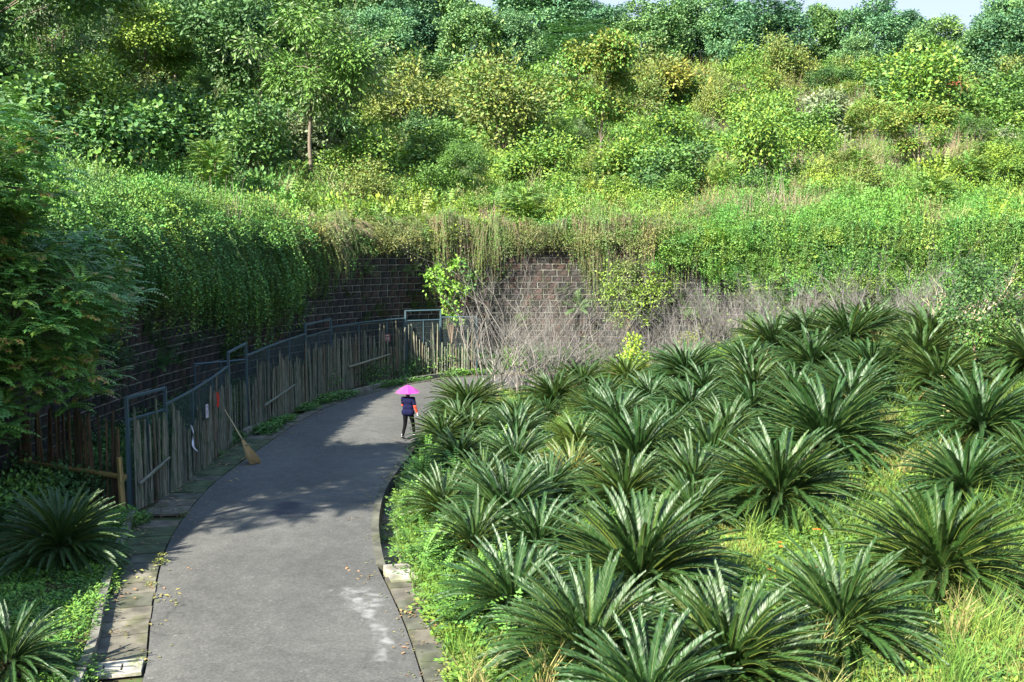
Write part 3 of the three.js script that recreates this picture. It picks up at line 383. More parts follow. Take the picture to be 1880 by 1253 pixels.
// ------------------------------------------------------------------ trees and bushes of the slope
const kinds = {};
function kind(name, crowns, limbs, cm = M.leaf) { kinds[name] = { crowns, limbs, cm }; }
{
  const lobesAround = (R, n, rx, ry, rz, cy, r) => Array.from({ length: n }, () => { const o = dirRandom(R), q = r * (0.7 + R() * 0.6); return [o[0] * rx, cy + o[1] * ry, o[2] * rz, q, q * 0.85, q]; });
  // tall dark evergreen, egg shaped, 10 m
  const ever = (seed, w) => { const R = rng(seed), L = [[0, 5.2, 0, 2.4 * w, 4.2, 2.4 * w]]; for (let k = 0; k < 16; k++) { const y = 1.8 + k * 0.5, r = (y < 4 ? 2.9 : 2.9 * Math.sqrt(Math.max(0.05, 1 - ((y - 4) / 6) ** 2))) * w, a = R() * 6.28; L.push([Math.cos(a) * r * 0.75, y, Math.sin(a) * r * 0.75, 1.15 * w, 0.95, 1.15 * w]); } return L; };
  kind('evergreen', [1, 2, 3].map((s) => crownGeo({ seed: 600 + s, lobes: ever(600 + s, 0.85 + 0.12 * s), n: 5200, k: 5, len: 0.22, wid: 0.075, spread: 0.36, droop: 0.15, cols: [[0.1, 0.22, 0.1], [0.115, 0.235, 0.08], [0.085, 0.19, 0.08], [0.15, 0.275, 0.09]], shell: 0.62, rag: 0.5 })), [1, 2, 3].map((s) => limbGeo(610 + s, [0, 6, 0], [[1.5, 5, 0.5], [-1.4, 5.5, 0.4], [0.3, 7, -1.3], [0.6, 4, 1.4]], 0.2, [0.07, 0.055, 0.04])), M.glossLeaf);
  // looser broadleaf tree with visible trunk, 7 m
  const loose = (seed, cols, n, len, wid, droop = 0.25, k = 6, wide = 1) => { const R = rng(seed), L = lobesAround(R, 11, 1.7 * wide, 1.5, 1.7 * wide, 4.9, 0.95); return [crownGeo({ seed, lobes: L, n, k, len, wid, spread: 0.35, droop, cols, shell: 0.35, rag: 0.6 }), limbGeo(seed + 1, [0, 4.4, 0], L.map((l) => [l[0], l[1], l[2]]), 0.07, [0.15, 0.122, 0.09], 4)]; };
  const L1 = [loose(620, [GREEN.mid, GREEN.deep, GREEN.pale, GREEN.mid], 3000, 0.16, 0.024, 0.65), loose(630, [GREEN.mid, GREEN.deep, GREEN.pale], 3000, 0.16, 0.024, 0.65)];
  kind('willowy', L1.map((q) => q[0]), L1.map((q) => q[1]), M.glossLeaf);
  const L2 = [loose(640, [GREEN.fresh, GREEN.mid, GREEN.bright], 2000, 0.16, 0.05, 0.35), loose(650, [GREEN.fresh, GREEN.yellow, GREEN.mid], 2000, 0.16, 0.05, 0.35)];
  kind('broadleaf', L2.map((q) => q[0]), L2.map((q) => q[1]));
  const L3 = [loose(660, [GREEN.deep, GREEN.mid, [0.07, 0.16, 0.05]], 2000, 0.16, 0.05, 0.2, 6, 1.3), loose(670, [GREEN.deep, GREEN.deep, GREEN.mid], 2000, 0.16, 0.05, 0.2, 6, 1.3)];
  kind('darktree', L3.map((q) => q[0]), L3.map((q) => q[1].clone()));
  // flat layered feathery tree
  kind('layered', [1].map((s) => { const R = rng(680 + s), b = new Build(); for (let i = 0; i < 620; i++) { const tier = Math.floor(R() * 5), a = R() * 6.28, r = Math.sqrt(R()) * (3.2 - tier * 0.35), y = 2.6 + tier * 0.8 + (R() - 0.5) * 0.3 + 0.1 * r; pinnate(b, R, [Math.cos(a) * r, y, Math.sin(a) * r], unit([Math.cos(a) + (R() - 0.5), 0.1, Math.sin(a) + (R() - 0.5)]), 0.6 + R() * 0.3, 7, 0.2, 0.05, [0.09, 0.22, 0.045], null, 0.4); } return b.geo(); }), [limbGeo(690, [0, 4, 0], [[2, 4, 0.5], [-2, 4.4, 0.6], [0.5, 5.5, -1.6], [-0.4, 5, 1.7]], 0.12, [0.14, 0.1, 0.07])]);
  // round bush standing on the ground, 3 m tall, multi stemmed; in four colourings
  const bush = (seed, cols, len, wid, n = 1050, k = 5, droop = 0.1) => { const R = rng(seed), L = [[0, 1.4, 0, 1.0, 1.1, 1.0], ...lobesAround(R, 9, 0.85, 0.9, 0.85, 1.5, 0.62)]; return [crownGeo({ seed, lobes: L, n, k, len, wid, spread: 0.28, droop, cols, shell: 0.4, rag: 0.65 }), limbGeo(seed + 1, [0, 1, 0], L.slice(1).map((l) => [l[0], l[1], l[2]]), 0.05, [0.2, 0.16, 0.11], 3, 0.1)]; };
  const B = (name, cols, len, wid, cm, ...o) => { const q = [bush(seedB += 10, cols, len, wid, ...o), bush(seedB += 10, cols, len, wid, ...o)]; kind(name, q.map((e) => e[0]), q.map((e) => e[1]), cm); };
  let seedB = 700;
  B('olive_bush', [GREEN.olive, GREEN.yellow, GREEN.olive, GREEN.mid], 0.1, 0.027);
  B('bright_bush', [GREEN.bright, GREEN.fresh, GREEN.bright, GREEN.mid], 0.11, 0.034);
  B('dark_bush', [GREEN.deep, GREEN.mid, GREEN.deep], 0.115, 0.037);
  B('bigleaf_bush', [[0.045, 0.13, 0.03], GREEN.mid, [0.06, 0.17, 0.035]], 0.165, 0.068, M.leaf, 850, 4, 0.3);
  B('golden_bush', [[0.3, 0.25, 0.035], [0.22, 0.25, 0.035], GREEN.olive], 0.105, 0.03);
  B('red_bush', [[0.36, 0.08, 0.05], [0.25, 0.12, 0.05], GREEN.mid], 0.14, 0.04);
  B('whitish_bush', [GREEN.pale, [0.26, 0.32, 0.19], GREEN.mid], 0.14, 0.045);
  kind('feathery_bush', [1, 2].map((s) => { const R = rng(860 + s), b = new Build(); for (let i = 0; i < 320; i++) { const a = R() * 6.28, h = 0.4 + R() * 2.2, r = 0.25 + 0.6 * R(), e = 0.2 + R() * 0.8; pinnate(b, R, [Math.cos(a) * r * 0.6, h, Math.sin(a) * r * 0.6], [Math.cos(a) * Math.cos(e), Math.sin(e), Math.sin(a) * Math.cos(e)], 0.5 + R() * 0.25, 9, 0.12, 0.03, R() < 0.4 ? GREEN.bright : R() < 0.5 ? GREEN.mid : [0.1, 0.23, 0.035], null, 1.0); } return b.geo(); }), [1, 2].map((s) => limbGeo(870 + s, [0, 1.6, 0], [[0.4, 2.3, 0.1], [-0.4, 2.2, 0.2], [0.1, 2.6, -0.3]], 0.05, [0.2, 0.14, 0.09], 4)));
  kind('bamboo', [1].map((s) => { const R = rng(880), b = new Build(); for (let i = 0; i < 330; i++) { const a = R() * 6.28, r = Math.sqrt(R()) * 1.3, h = 2.2 + R() * 3.4 - r * 0.5; runner(b, R, [V(Math.cos(a) * r * 0.6, h, Math.sin(a) * r * 0.6), V(Math.cos(a) * (r * 0.6 + 0.4), h + 0.25, Math.sin(a) * (r * 0.6 + 0.4)), V(Math.cos(a) * (r * 0.6 + 0.8), h - 0.5, Math.sin(a) * (r * 0.6 + 0.8))], 26, 0.17, 0.016, [0.13, 0.24, 0.06], [0.2, 0.2, 0.08]); } return b.geo(); }), [limbGeo(890, [0, 4.5, 0], [[0.6, 5.2, 0.3], [-0.6, 5.0, 0.2], [0, 5.4, -0.6]], 0.05, [0.2, 0.2, 0.08], 4, 0.02)]);
}
M.ever = [[1.0, 1.0, 1.0], [1.3, 1.18, 0.95], [0.72, 0.82, 0.95], [1.1, 1.15, 1.25]].map((c) => leafMat({ roughness: 0.55, transmission: 0.15, color: rgb(...c) }));
function plant(k, name, label, category, x, d, h, { w = 1, seed = 1, group, sink = 0, y } = {}) {
  const q = kinds[k], i = seed % q.crowns.length, b = behind(x, -d), g = thing(name, label, category, [x, (y ?? hillHeight(x, -d, Math.max(0, b.o))) - sink, -d], seed * 2.4, group); 
  mesh('trunk', q.limbs[i % q.limbs.length], M.bark, g); mesh('crown', q.crowns[i], k === 'evergreen' ? M.ever[(seed * 7) % 4] : q.cm, g).userData.kind = 'stuff'; g.scale.set(h * w, h, h * w); return g;
}
// where a bearing (metres sideways per metre away) and a distance meet the slope
const belt = [ // bearing, distance, height scale, width
  [-0.158, 126, 0.9, 1], [-0.118, 122, 0.9, 1.1], [-0.094, 128, 1.08, 1.1], [-0.04, 124, 1.05, 1.1], [0.004, 125, 0.92, 0.9], [0.08, 140, 1.1, 1.1], [0.13, 134, 1.0, 1.15], [0.165, 139, 1.1, 1], [0.2, 136, 1.1, 1], [0.238, 120, 1.0, 1.2], [0.29, 126, 0.9, 1.0], [0.335, 124, 0.98, 1.05], [0.325, 110, 0.62, 0.95], [0.37, 130, 0.84, 1.0], [0.395, 112, 0.85, 1.05], [0.432, 110, 0.76, 1.1], [0.468, 108, 0.9, 1.2], [0.455, 130, 1.02, 1], [0.5, 112, 1.1, 1.1], [-0.21, 136, 1.2, 1.1], [-0.26, 130, 1.15, 1.1], [-0.31, 134, 1.2, 1], [0.05, 146, 1.2, 1.1], [0.53, 128, 1.2, 1.1], [0.55, 112, 1.0, 1.1],
];
const nth = ['first', 'second', 'third', 'fourth', 'fifth', 'sixth', 'seventh', 'eighth', 'ninth', 'tenth', 'eleventh', 'twelfth', 'thirteenth', 'fourteenth', 'fifteenth', 'sixteenth', 'seventeenth', 'eighteenth', 'nineteenth', 'twentieth'];
belt.sort((p, q) => p[0] - q[0]).forEach(([b, d, h, w], i) => plant('evergreen', 'evergreen_tree', i < 13 ? 'dense evergreen tree of the hilltop belt, ' + nth[i] + ' from the left' : 'dense evergreen tree of the hilltop belt, ' + nth[belt.length - 1 - i] + ' from the right', 'tree', b * d, d, h, { w: w * 1.16, seed: i + 1, group: 'evergreen trees along the hilltop' }));
for (let i = 0; i < 26; i++) { const b = -0.55 + i * 0.044 + 0.01 * Math.sin(i * 5), d = 150 + 9 * Math.sin(i * 2.7); if (b > 0.2 && b < 0.5) continue; plant(i % 3 ? 'evergreen' : 'darktree', 'backdrop_tree', 'hazy tree behind the evergreen belt at the skyline', 'tree', b * d, d, (i % 3 ? 0.82 : 1.15) * (b < 0.05 ? 1.7 : 0.9) * (0.9 + 0.2 * Math.abs(Math.sin(i * 1.3))), { w: 1.25, seed: i + 40, group: 'trees behind the evergreen belt' }); }
const single_trees = [
  ['darktree', 'leafy_tree', 'leafy green tree behind the bamboo clump', -0.235, 74, 1.2, 1.1], ['broadleaf', 'leafy_tree', 'bright leafy tree between the thin pale trunk and the bamboo', -0.345, 74, 1.0, 1.1], ['willowy', 'leafy_tree', 'pale leafy tree at the upper left beside the dark corner tree', -0.43, 66, 1.05, 1.0], ['dark_bush', 'tall_bush', 'tall dark bush left of the willowy tree trunk', -0.245, 58, 1.5, 1.0], ['bright_bush', 'tall_bush', 'tall bright bush right of the willowy tree trunk', -0.135, 64, 1.4, 1.1], ['dark_bush', 'tall_bush', 'tall dark bush above the sumac', -0.3, 62, 1.6, 1.1], ['bright_bush', 'tall_bush', 'tall leafy bush at the upper left behind the creeper mound', -0.385, 62, 1.6, 1.2], ['bigleaf_bush', 'tall_bush', 'large leaved bush at the left edge above the feathery tree', -0.46, 52, 1.5, 1.2], ['dark_bush', 'tall_bush', 'tall dark bush at the left edge beside the dark trees', -0.5, 64, 1.8, 1.2], ['red_bush', 'red_bush', 'small bush with reddish leaves below the right evergreens', 0.415, 90, 0.9, 0.9], ['bright_bush', 'tall_bush', 'dense green bush in the centre of the slope right of the yellow green young tree', 0.12, 66, 1.3, 1.1], ['dark_bush', 'tall_bush', 'deep green bush left of the round light green tree', 0.15, 62, 1.15, 1.2], ['bright_bush', 'tall_bush', 'wide green bush left of the yellow green young tree', 0.03, 66, 1.2, 1.2],
  ['willowy', 'willowy_tree', 'slender pale trunked tree with drooping grey green leaves above the wall vines', -0.192, 62, 1.32, 1.12], ['darktree', 'dark_trunk_tree', 'tree with a dark forked trunk at the upper left', -0.316, 88, 1.15, 1.0], ['willowy', 'thin_trunk_tree', 'sparse tree with a thin pale trunk at the far upper left', -0.382, 80, 1.1, 0.9],
  ['broadleaf', 'young_tree', 'yellow green young tree with a bare pale stem on the middle of the slope', 0.083, 70, 1.02, 0.95], ['layered', 'layered_tree', 'light green tree with flat feathery layers before the evergreens', 0.062, 118, 1.05, 1.1], ['bamboo', 'bamboo_clump', 'light green feathery bamboo clump left of the willowy tree', -0.255, 84, 0.95, 1.1],
  ['golden_bush', 'golden_tree', 'orange yellow tree below the evergreen belt', 0.14, 100, 2.0, 1.3], ['olive_bush', 'olive_tree', 'tall yellowish olive tree in the middle of the slope', -0.006, 78, 2.35, 1.05], ['olive_bush', 'olive_tree', 'rounded olive tree right of the willowy tree', -0.102, 84, 2.1, 1.0],
  ['bright_bush', 'round_tree', 'round light green tree on the right middle slope', 0.232, 62, 1.5, 0.85], ['olive_bush', 'olive_tree', 'small olive tree beside the round light green one', 0.188, 92, 1.5, 0.75], ['olive_bush', 'olive_tree', 'small olive tree below the orange yellow one', 0.125, 92, 1.7, 0.8],
  ['bright_bush', 'wide_bush', 'broad mid green bush below the right evergreens', 0.386, 82, 2.0, 1.1], ['whitish_bush', 'whitish_bush', 'bush with whitish green top over a dark hollow', 0.3, 76, 1.35, 1.0], ['dark_bush', 'dark_bush', 'dark bush at the right edge of the slope', 0.474, 84, 1.7, 1.2],
  ['bigleaf_bush', 'bigleaf_bush', 'dark large leaved bush above the left vines', -0.39, 50, 1.25, 1.2], ['bigleaf_bush', 'bigleaf_bush', 'large leaved bush behind the left vines and the sumac', -0.335, 56, 1.15, 1.1], ['feathery_bush', 'sumac_bush', 'feathery sumac bush standing on the left vines', -0.282, 52, 1.0, 1.1],
  ['golden_bush', 'creeper_bush', 'yellow green creeper mound at the upper left', -0.35, 70, 1.35, 1.2], ['darktree', 'dark_tree', 'dark tree in the upper left corner', -0.46, 72, 1.45, 1.1], ['darktree', 'dark_tree', 'dark tree behind the corner tree at the upper left', -0.42, 92, 1.5, 1.1],
  ['darktree', 'dark_tree', 'dark leafy tree at the top between the thin and the dark trunks', -0.25, 104, 1.6, 1.1], ['darktree', 'dark_tree', 'leafy tree at the top left above the bamboo', -0.3, 116, 1.6, 1.2], ['olive_bush', 'olive_tree', 'brownish olive tree before the large evergreen', 0.245, 108, 1.8, 1.0],
  ['olive_bush', 'olive_tree', 'brownish olive tree right of the large evergreen', 0.272, 108, 1.6, 0.9], ['dark_bush', 'dark_bush', 'dark bush under the left evergreens', -0.09, 112, 1.6, 1.2], ['feathery_bush', 'sumac_bush', 'small sumac with stacked light fronds left of the round tree', 0.2, 60, 0.75, 0.8], ['darktree', 'dark_tree', 'spreading dark tree low at the upper left edge', -0.49, 58, 1.35, 1.2],
];
single_trees.forEach(([k, n, l, b, d, h, w], i) => plant(k, n, l, 'bush tree'.split(' ')[/bush|clump/.test(n) ? 0 : 1], b * d, d, h * (d > 55 ? 1.32 : 1.15), { w, seed: i + 3 }));
{ // bushes in the thicket
  const R = rng(900), names = [['olive_bush', 'olive_thicket_bush', 'olive coloured bush in the thicket on the slope'], ['bright_bush', 'bright_thicket_bush', 'bright green bush in the thicket on the slope'], ['dark_bush', 'dark_thicket_bush', 'dark green bush in the thicket on the slope'], ['bigleaf_bush', 'broad_thicket_bush', 'large leaved bush in the thicket on the slope'], ['feathery_bush', 'feathery_thicket_bush', 'feathery fronded bush in the thicket on the slope'], ['whitish_bush', 'pale_thicket_bush', 'pale green bush in the thicket on the slope'], ['golden_bush', 'golden_thicket_bush', 'yellowish bush in the thicket on the slope']];
  for (let i = 0; i < 270; i++) { const d = 54 + Math.pow(R(), 0.8) * 62, b = -0.52 + 1.04 * R(), x = b * d, o = behind(x, -d).o; if (o < 2.5) continue; const left = b < -0.2; const q = names[R() < 0.32 ? (left ? 2 : 1) : R() < 0.3 ? 4 : R() < 0.3 ? (left ? 3 : 0) : R() < 0.3 ? 0 : R() < 0.25 ? 5 : R() < 0.15 ? 6 : R() < 0.35 ? 2 : 1]; plant(q[0], q[1], q[2], 'bush', x, d, Math.min(q[0] === 'feathery_bush' ? 0.95 : 9, (0.65 + R() * R() * 1.5) * (d > 85 ? 1.15 : 1)), { w: 1.1 + R() * 0.5, seed: i, group: q[1].replace(/_/g, ' ') + 'es', sink: 0.25 }); }
}
{ // small trees rising out of the thicket
  const R = rng(905), names = [['broadleaf', 'thicket_tree', 'small light green tree rising out of the thicket'], ['willowy', 'slim_thicket_tree', 'small drooping leaved tree rising out of the thicket'], ['darktree', 'dark_thicket_tree', 'small dark tree rising out of the thicket']];
  for (let i = 0; i < 34; i++) { const d = 60 + R() * 50, b = -0.5 + R(), x = b * d; if (behind(x, -d).o < 6) continue; const q = names[b < -0.15 ? (R() < 0.6 ? 2 : 1) : R() < 0.5 ? 0 : R() < 0.6 ? 1 : 2]; plant(q[0], q[1], q[2], 'tree', x, d, 0.5 + R() * 0.3, { w: 1.05 + R() * 0.25, seed: i, group: q[1].replace(/_/g, ' ') + 's', sink: 0.6 }); }
}
{ // undergrowth that covers the slope
  const R = rng(910), P = { broad: [], small: [], big: [], fern: [], reed: [], twig: [] };
  const pal = [GREEN.bright, GREEN.mid, GREEN.fresh, GREEN.olive, GREEN.mid, GREEN.bright];
  for (let i = 0; i < 26000; i++) {
    const d = 26 + Math.pow(R(), 0.75) * 128, b = -0.56 + 1.12 * R(), x = b * d, w = behind(x, -d); if (w.o < 0.4) continue; if (w.o > 30 && R() < 0.3) continue;
    const n1 = fbm(x * 0.11, d * 0.09, 33, 3), n2 = fbm(x * 0.16 + 40, d * 0.13, 44, 3), n3 = noise2(x * 0.2, d * 0.2, 55), h = hillHeight(x, -d, w.o);
    let t = n1 < 0.36 ? 'small' : n1 < 0.48 ? 'broad' : n1 < 0.56 ? 'fern' : n1 < 0.63 ? 'big' : 'small'; if (n3 > 0.8 && R() < 0.55) t = R() < 0.5 ? 'reed' : 'twig'; else if (b > 0.19 && b < 0.33 && d > 86 && d < 106 && R() < 0.6) t = R() < 0.5 ? 'reed' : 'twig'; else if (R() < 0.05) t = 'reed'; else if (R() < 0.15) t = ['broad', 'small', 'fern'][Math.floor(R() * 3)];
    const c0 = pal[Math.min(5, Math.floor(clamp((n2 - 0.28) * 2.3, 0, 0.999) * 6))], far = smooth(60, 130, d);
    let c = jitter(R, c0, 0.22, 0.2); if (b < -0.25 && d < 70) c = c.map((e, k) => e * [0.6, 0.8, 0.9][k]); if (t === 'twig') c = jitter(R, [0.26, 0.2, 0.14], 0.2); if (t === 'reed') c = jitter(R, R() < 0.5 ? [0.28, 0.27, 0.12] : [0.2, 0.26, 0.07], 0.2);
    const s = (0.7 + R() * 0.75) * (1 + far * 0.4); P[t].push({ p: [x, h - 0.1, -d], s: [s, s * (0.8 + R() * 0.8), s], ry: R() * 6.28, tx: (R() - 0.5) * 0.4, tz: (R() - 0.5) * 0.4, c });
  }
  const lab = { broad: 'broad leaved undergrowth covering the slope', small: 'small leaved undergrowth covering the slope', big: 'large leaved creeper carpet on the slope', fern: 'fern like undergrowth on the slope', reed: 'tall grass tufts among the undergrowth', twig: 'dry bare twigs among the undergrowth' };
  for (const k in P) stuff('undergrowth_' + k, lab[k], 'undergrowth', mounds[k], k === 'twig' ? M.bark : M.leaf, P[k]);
}

// ------------------------------------------------------------------ vines over the wall
{
  const strand = (seed, L, out, leaves, len, wid, tuftN, col, stem) => { const R = rng(seed), b = new Build(); for (let q = 0; q < tuftN; q++) { const l = L * (0.55 + R() * 0.6), o = out * (0.6 + R() * 0.7), sx = (R() - 0.5) * 0.5, dx = (R() - 0.5) * 0.5; runner(b, R, [V(sx, -0.1, -0.3), V(sx + dx * 0.2, 0.25 + R() * 0.25, o * 0.35), V(sx + dx * 0.6, 0.05 - l * 0.25, o * 0.8), V(sx + dx, -l * 0.6, o * (0.95 + R() * 0.2)), V(sx + dx * 1.2 + (R() - 0.5) * 0.2, -l, o * (0.85 + R() * 0.3))], Math.round(leaves * (0.8 + R() * 0.4)), len, wid, jitter(R, col, 0.2, 0.15), stem, 0.006); } return b.geo(); };
  const green = [1, 2, 3].map((k) => strand(1000 + k, 2.4, 0.8, 70, 0.085, 0.024, 5, W1, [0.9, 0.6, 0.9])), dry = [1, 2, 3].map((k) => strand(1010 + k, 1.7, 0.7, 26, 0.075, 0.017, 9, [0.62, 1.05, 0.42], [1.5, 1.15, 1.6])), lush = [1, 2, 3].map((k) => strand(1020 + k, 2.2, 0.75, 80, 0.09, 0.022, 5, W1, [0.8, 0.6, 0.8]));
  const R = rng(1030), A = [], B = [], C = [], bulk = [], bulk2 = [], fernB = [], dryTw = [];
  for (let s = 14; s < wallLen - 14; s += 0.1) {
    const w = wallAt(s), d = -w.z, x = w.x, left = smooth(48.5, 44, d) * (x < 0 ? 1 : 0), right = smooth(6.5, 10, x), mid = 1 - Math.max(left, right);
    const und = (fbm(s * 0.22, 1, 90, 3) - 0.5) * 2, ry = Math.atan2(-w.nx, -w.nz), lowL = lerp(0.85, 1.35, smooth(34, 42, d) * (1 - smooth(44, 47, d))) * (0.75 + 0.5 * noise2(s * 0.35, 3, 5)), lowR = 0.9 + 0.9 * noise2(s * 0.4, 8, 5) + 0.4 * smooth(9, 16, x);
    for (let k = 0; k < 3; k++) {
      const o = -0.1 + R() * 1.0 + mid * R() * 1.6, y = WALL_TOP + 0.15 + R() * 0.5 + mid * (R() * 0.9 - 0.1), p = [w.x + w.nx * o, y, w.z + w.nz * o], jr = ry + (R() - 0.5) * 0.9, q = R();
      if (q < left && R() < 0.75) A.push({ p, s: [1, lowL * (0.8 + R() * 0.5), 1 + R() * 0.6], ry: jr, c: jitter(R, R() < 0.35 ? [0.17, 0.31, 0.04] : [0.09, 0.23, 0.042], 0.35, 0.2) });
      else if (q < left + right && q >= left && R() < 0.16 + 0.3 * smooth(0.45, 0.7, noise2(s * 0.55, 2, 77))) C.push({ p, s: [1, lowR * (0.7 + R() * 0.5), 1 + R() * 0.5], ry: jr, c: jitter(R, R() < 0.4 ? [0.14, 0.26, 0.035] : [0.085, 0.22, 0.035], 0.25, 0.2) });
      else if (R() < 0.85 * mid) B.push({ p, s: [1, (0.5 + R() * 1.0) * clamp(1 + und * 1.6, 0.35, 2), 0.9 + R() * 0.7], ry: jr, c: jitter(R, R() < 0.35 ? [0.2, 0.17, 0.095] : [0.15, 0.205, 0.06], 0.25, 0.15) });
    }
    // a thick cushion of the same growth lying over the wall top
    for (let k = 0; k < 2; k++) { const o = -0.35 + R() * (3.4 + right * 5), lift = left * 0.9 * Math.sin(clamp(o / 2.6, 0, 1) * 3.14) + right * 0.3 + und * 0.9 * smooth(-0.3, 1.5, o), p = [w.x + w.nx * o, WALL_TOP - 0.25 + lift + R() * 0.4 + Math.max(0, o) * 0.22, w.z + w.nz * o], c = R() < left ? jitter(R, R() < 0.4 ? [0.14, 0.265, 0.036] : [0.08, 0.205, 0.036], 0.3, 0.2) : right > R() ? jitter(R, [0.095, 0.23, 0.035], 0.3, 0.2) : jitter(R, R() < 0.6 ? [0.17, 0.19, 0.055] : [0.11, 0.2, 0.04], 0.25, 0.15); (R() < 0.75 ? bulk : bulk2).push({ p, s: [0.75 + R() * 0.5, 0.7 + R() * 0.6, 0.75 + R() * 0.5], ry: R() * 6.28, tx: (R() - 0.5) * 0.6, tz: (R() - 0.5) * 0.6, c }); }
    // on the right the growth spills down the wall in billows
    for (let k = 0; k < 3; k++) if (R() < right) { const f = R(), low = lerp(3.6, 1.6, smooth(9, 15, x)) + 1.6 * noise2(s * 0.45, 5, 78), y = lerp(low, WALL_TOP + 0.5, Math.sqrt(f)), out = 0.15 + (WALL_TOP - y) * 0.3 * (0.4 + noise2(s * 0.8, y, 79)) + R() * 0.3; (R() < 0.45 ? bulk2 : R() < 0.7 ? bulk : fernB).push({ p: [w.x - w.nx * out, y - 0.35, w.z - w.nz * out], s: 0.6 + R() * 0.55, ry: R() * 6.28, tx: (R() - 0.5) * 0.8, tz: (R() - 0.5) * 0.8, c: jitter(R, y < 3.9 && R() < 0.4 ? [0.13, 0.16, 0.055] : R() < 0.4 ? [0.15, 0.27, 0.04] : [0.085, 0.2, 0.035], 0.38, 0.25) }); }
    if (R() < mid * 0.5) { const o = -0.3 + R() * 0.9; dryTw.push({ p: [w.x + w.nx * o, WALL_TOP + 0.5 + R() * 0.3, w.z + w.nz * o], s: [0.9, 0.8 + R() * 0.5, 0.9], ry, tx: 0, tz: 2.0 + R() * 0.7, c: jitter(R, [0.27, 0.22, 0.13], 0.2) }); }
  }
  stuff('hanging_vine', 'green trailing vines hanging over the shaded left wall', 'vines', green, M.leaf, A);
  stuff('dry_hanging_vine', 'dry brownish trailing stems hanging over the middle of the wall', 'vines', dry, M.leaf, B);
  stuff('lush_hanging_vine', 'bright green vines hanging over the right part of the wall', 'vines', lush, M.leaf, C);
  stuff('vine_cushion', 'thick cushion of vine leaves lying over the wall top', 'vines', mounds.small, M.leaf, bulk);
  stuff('fern_cushion', 'feathery growth spilling over the right part of the wall', 'vines', mounds.fern, M.leaf, fernB);
  stuff('creeper_cushion', 'broad leaved creeper lying over the wall top', 'vines', mounds.broad, M.leaf, bulk2);
  // ferns and creepers rooted in the wall joints, and growth along its foot
  const F = [], K = []; for (let i = 0; i < 170; i++) { const s = 18 + R() * (wallLen - 44), w = wallAt(s), left = w.z > -46 && w.x < 0, y = left ? 1.2 + R() * 3.6 : 2.2 + R() * 2.8; if (!left && R() < 0.35) continue; F.push({ p: [w.x - w.nx * 0.05, y, w.z - w.nz * 0.05], s: 0.35 + R() * 0.55, ry: R() * 6.28, tx: (R() - 0.5) * 1.6, tz: (R() - 0.5) * 1.6, c: jitter(R, left ? [0.04, 0.11, 0.025] : [0.07, 0.13, 0.03], 0.3) }); }
  for (let i = 0; i < 420; i++) { const s = 16 + R() * (wallLen - 40), w = wallAt(s), o = -0.3 - R() * 1.6; K.push({ p: [w.x + w.nx * o, -0.05, w.z + w.nz * o], s: 0.5 + R() * 0.9, ry: R() * 6.28, c: jitter(R, R() < 0.3 ? GREEN.mid : GREEN.deep, 0.3) }); }
  stuff('wall_fern', 'small ferns and creepers rooted in the wall joints', 'ferns', mounds.fern, M.leaf, F);
  stuff('wall_foot_weeds', 'weeds growing between the fence and the wall', 'weeds', mounds.broad, M.leaf, K);
}

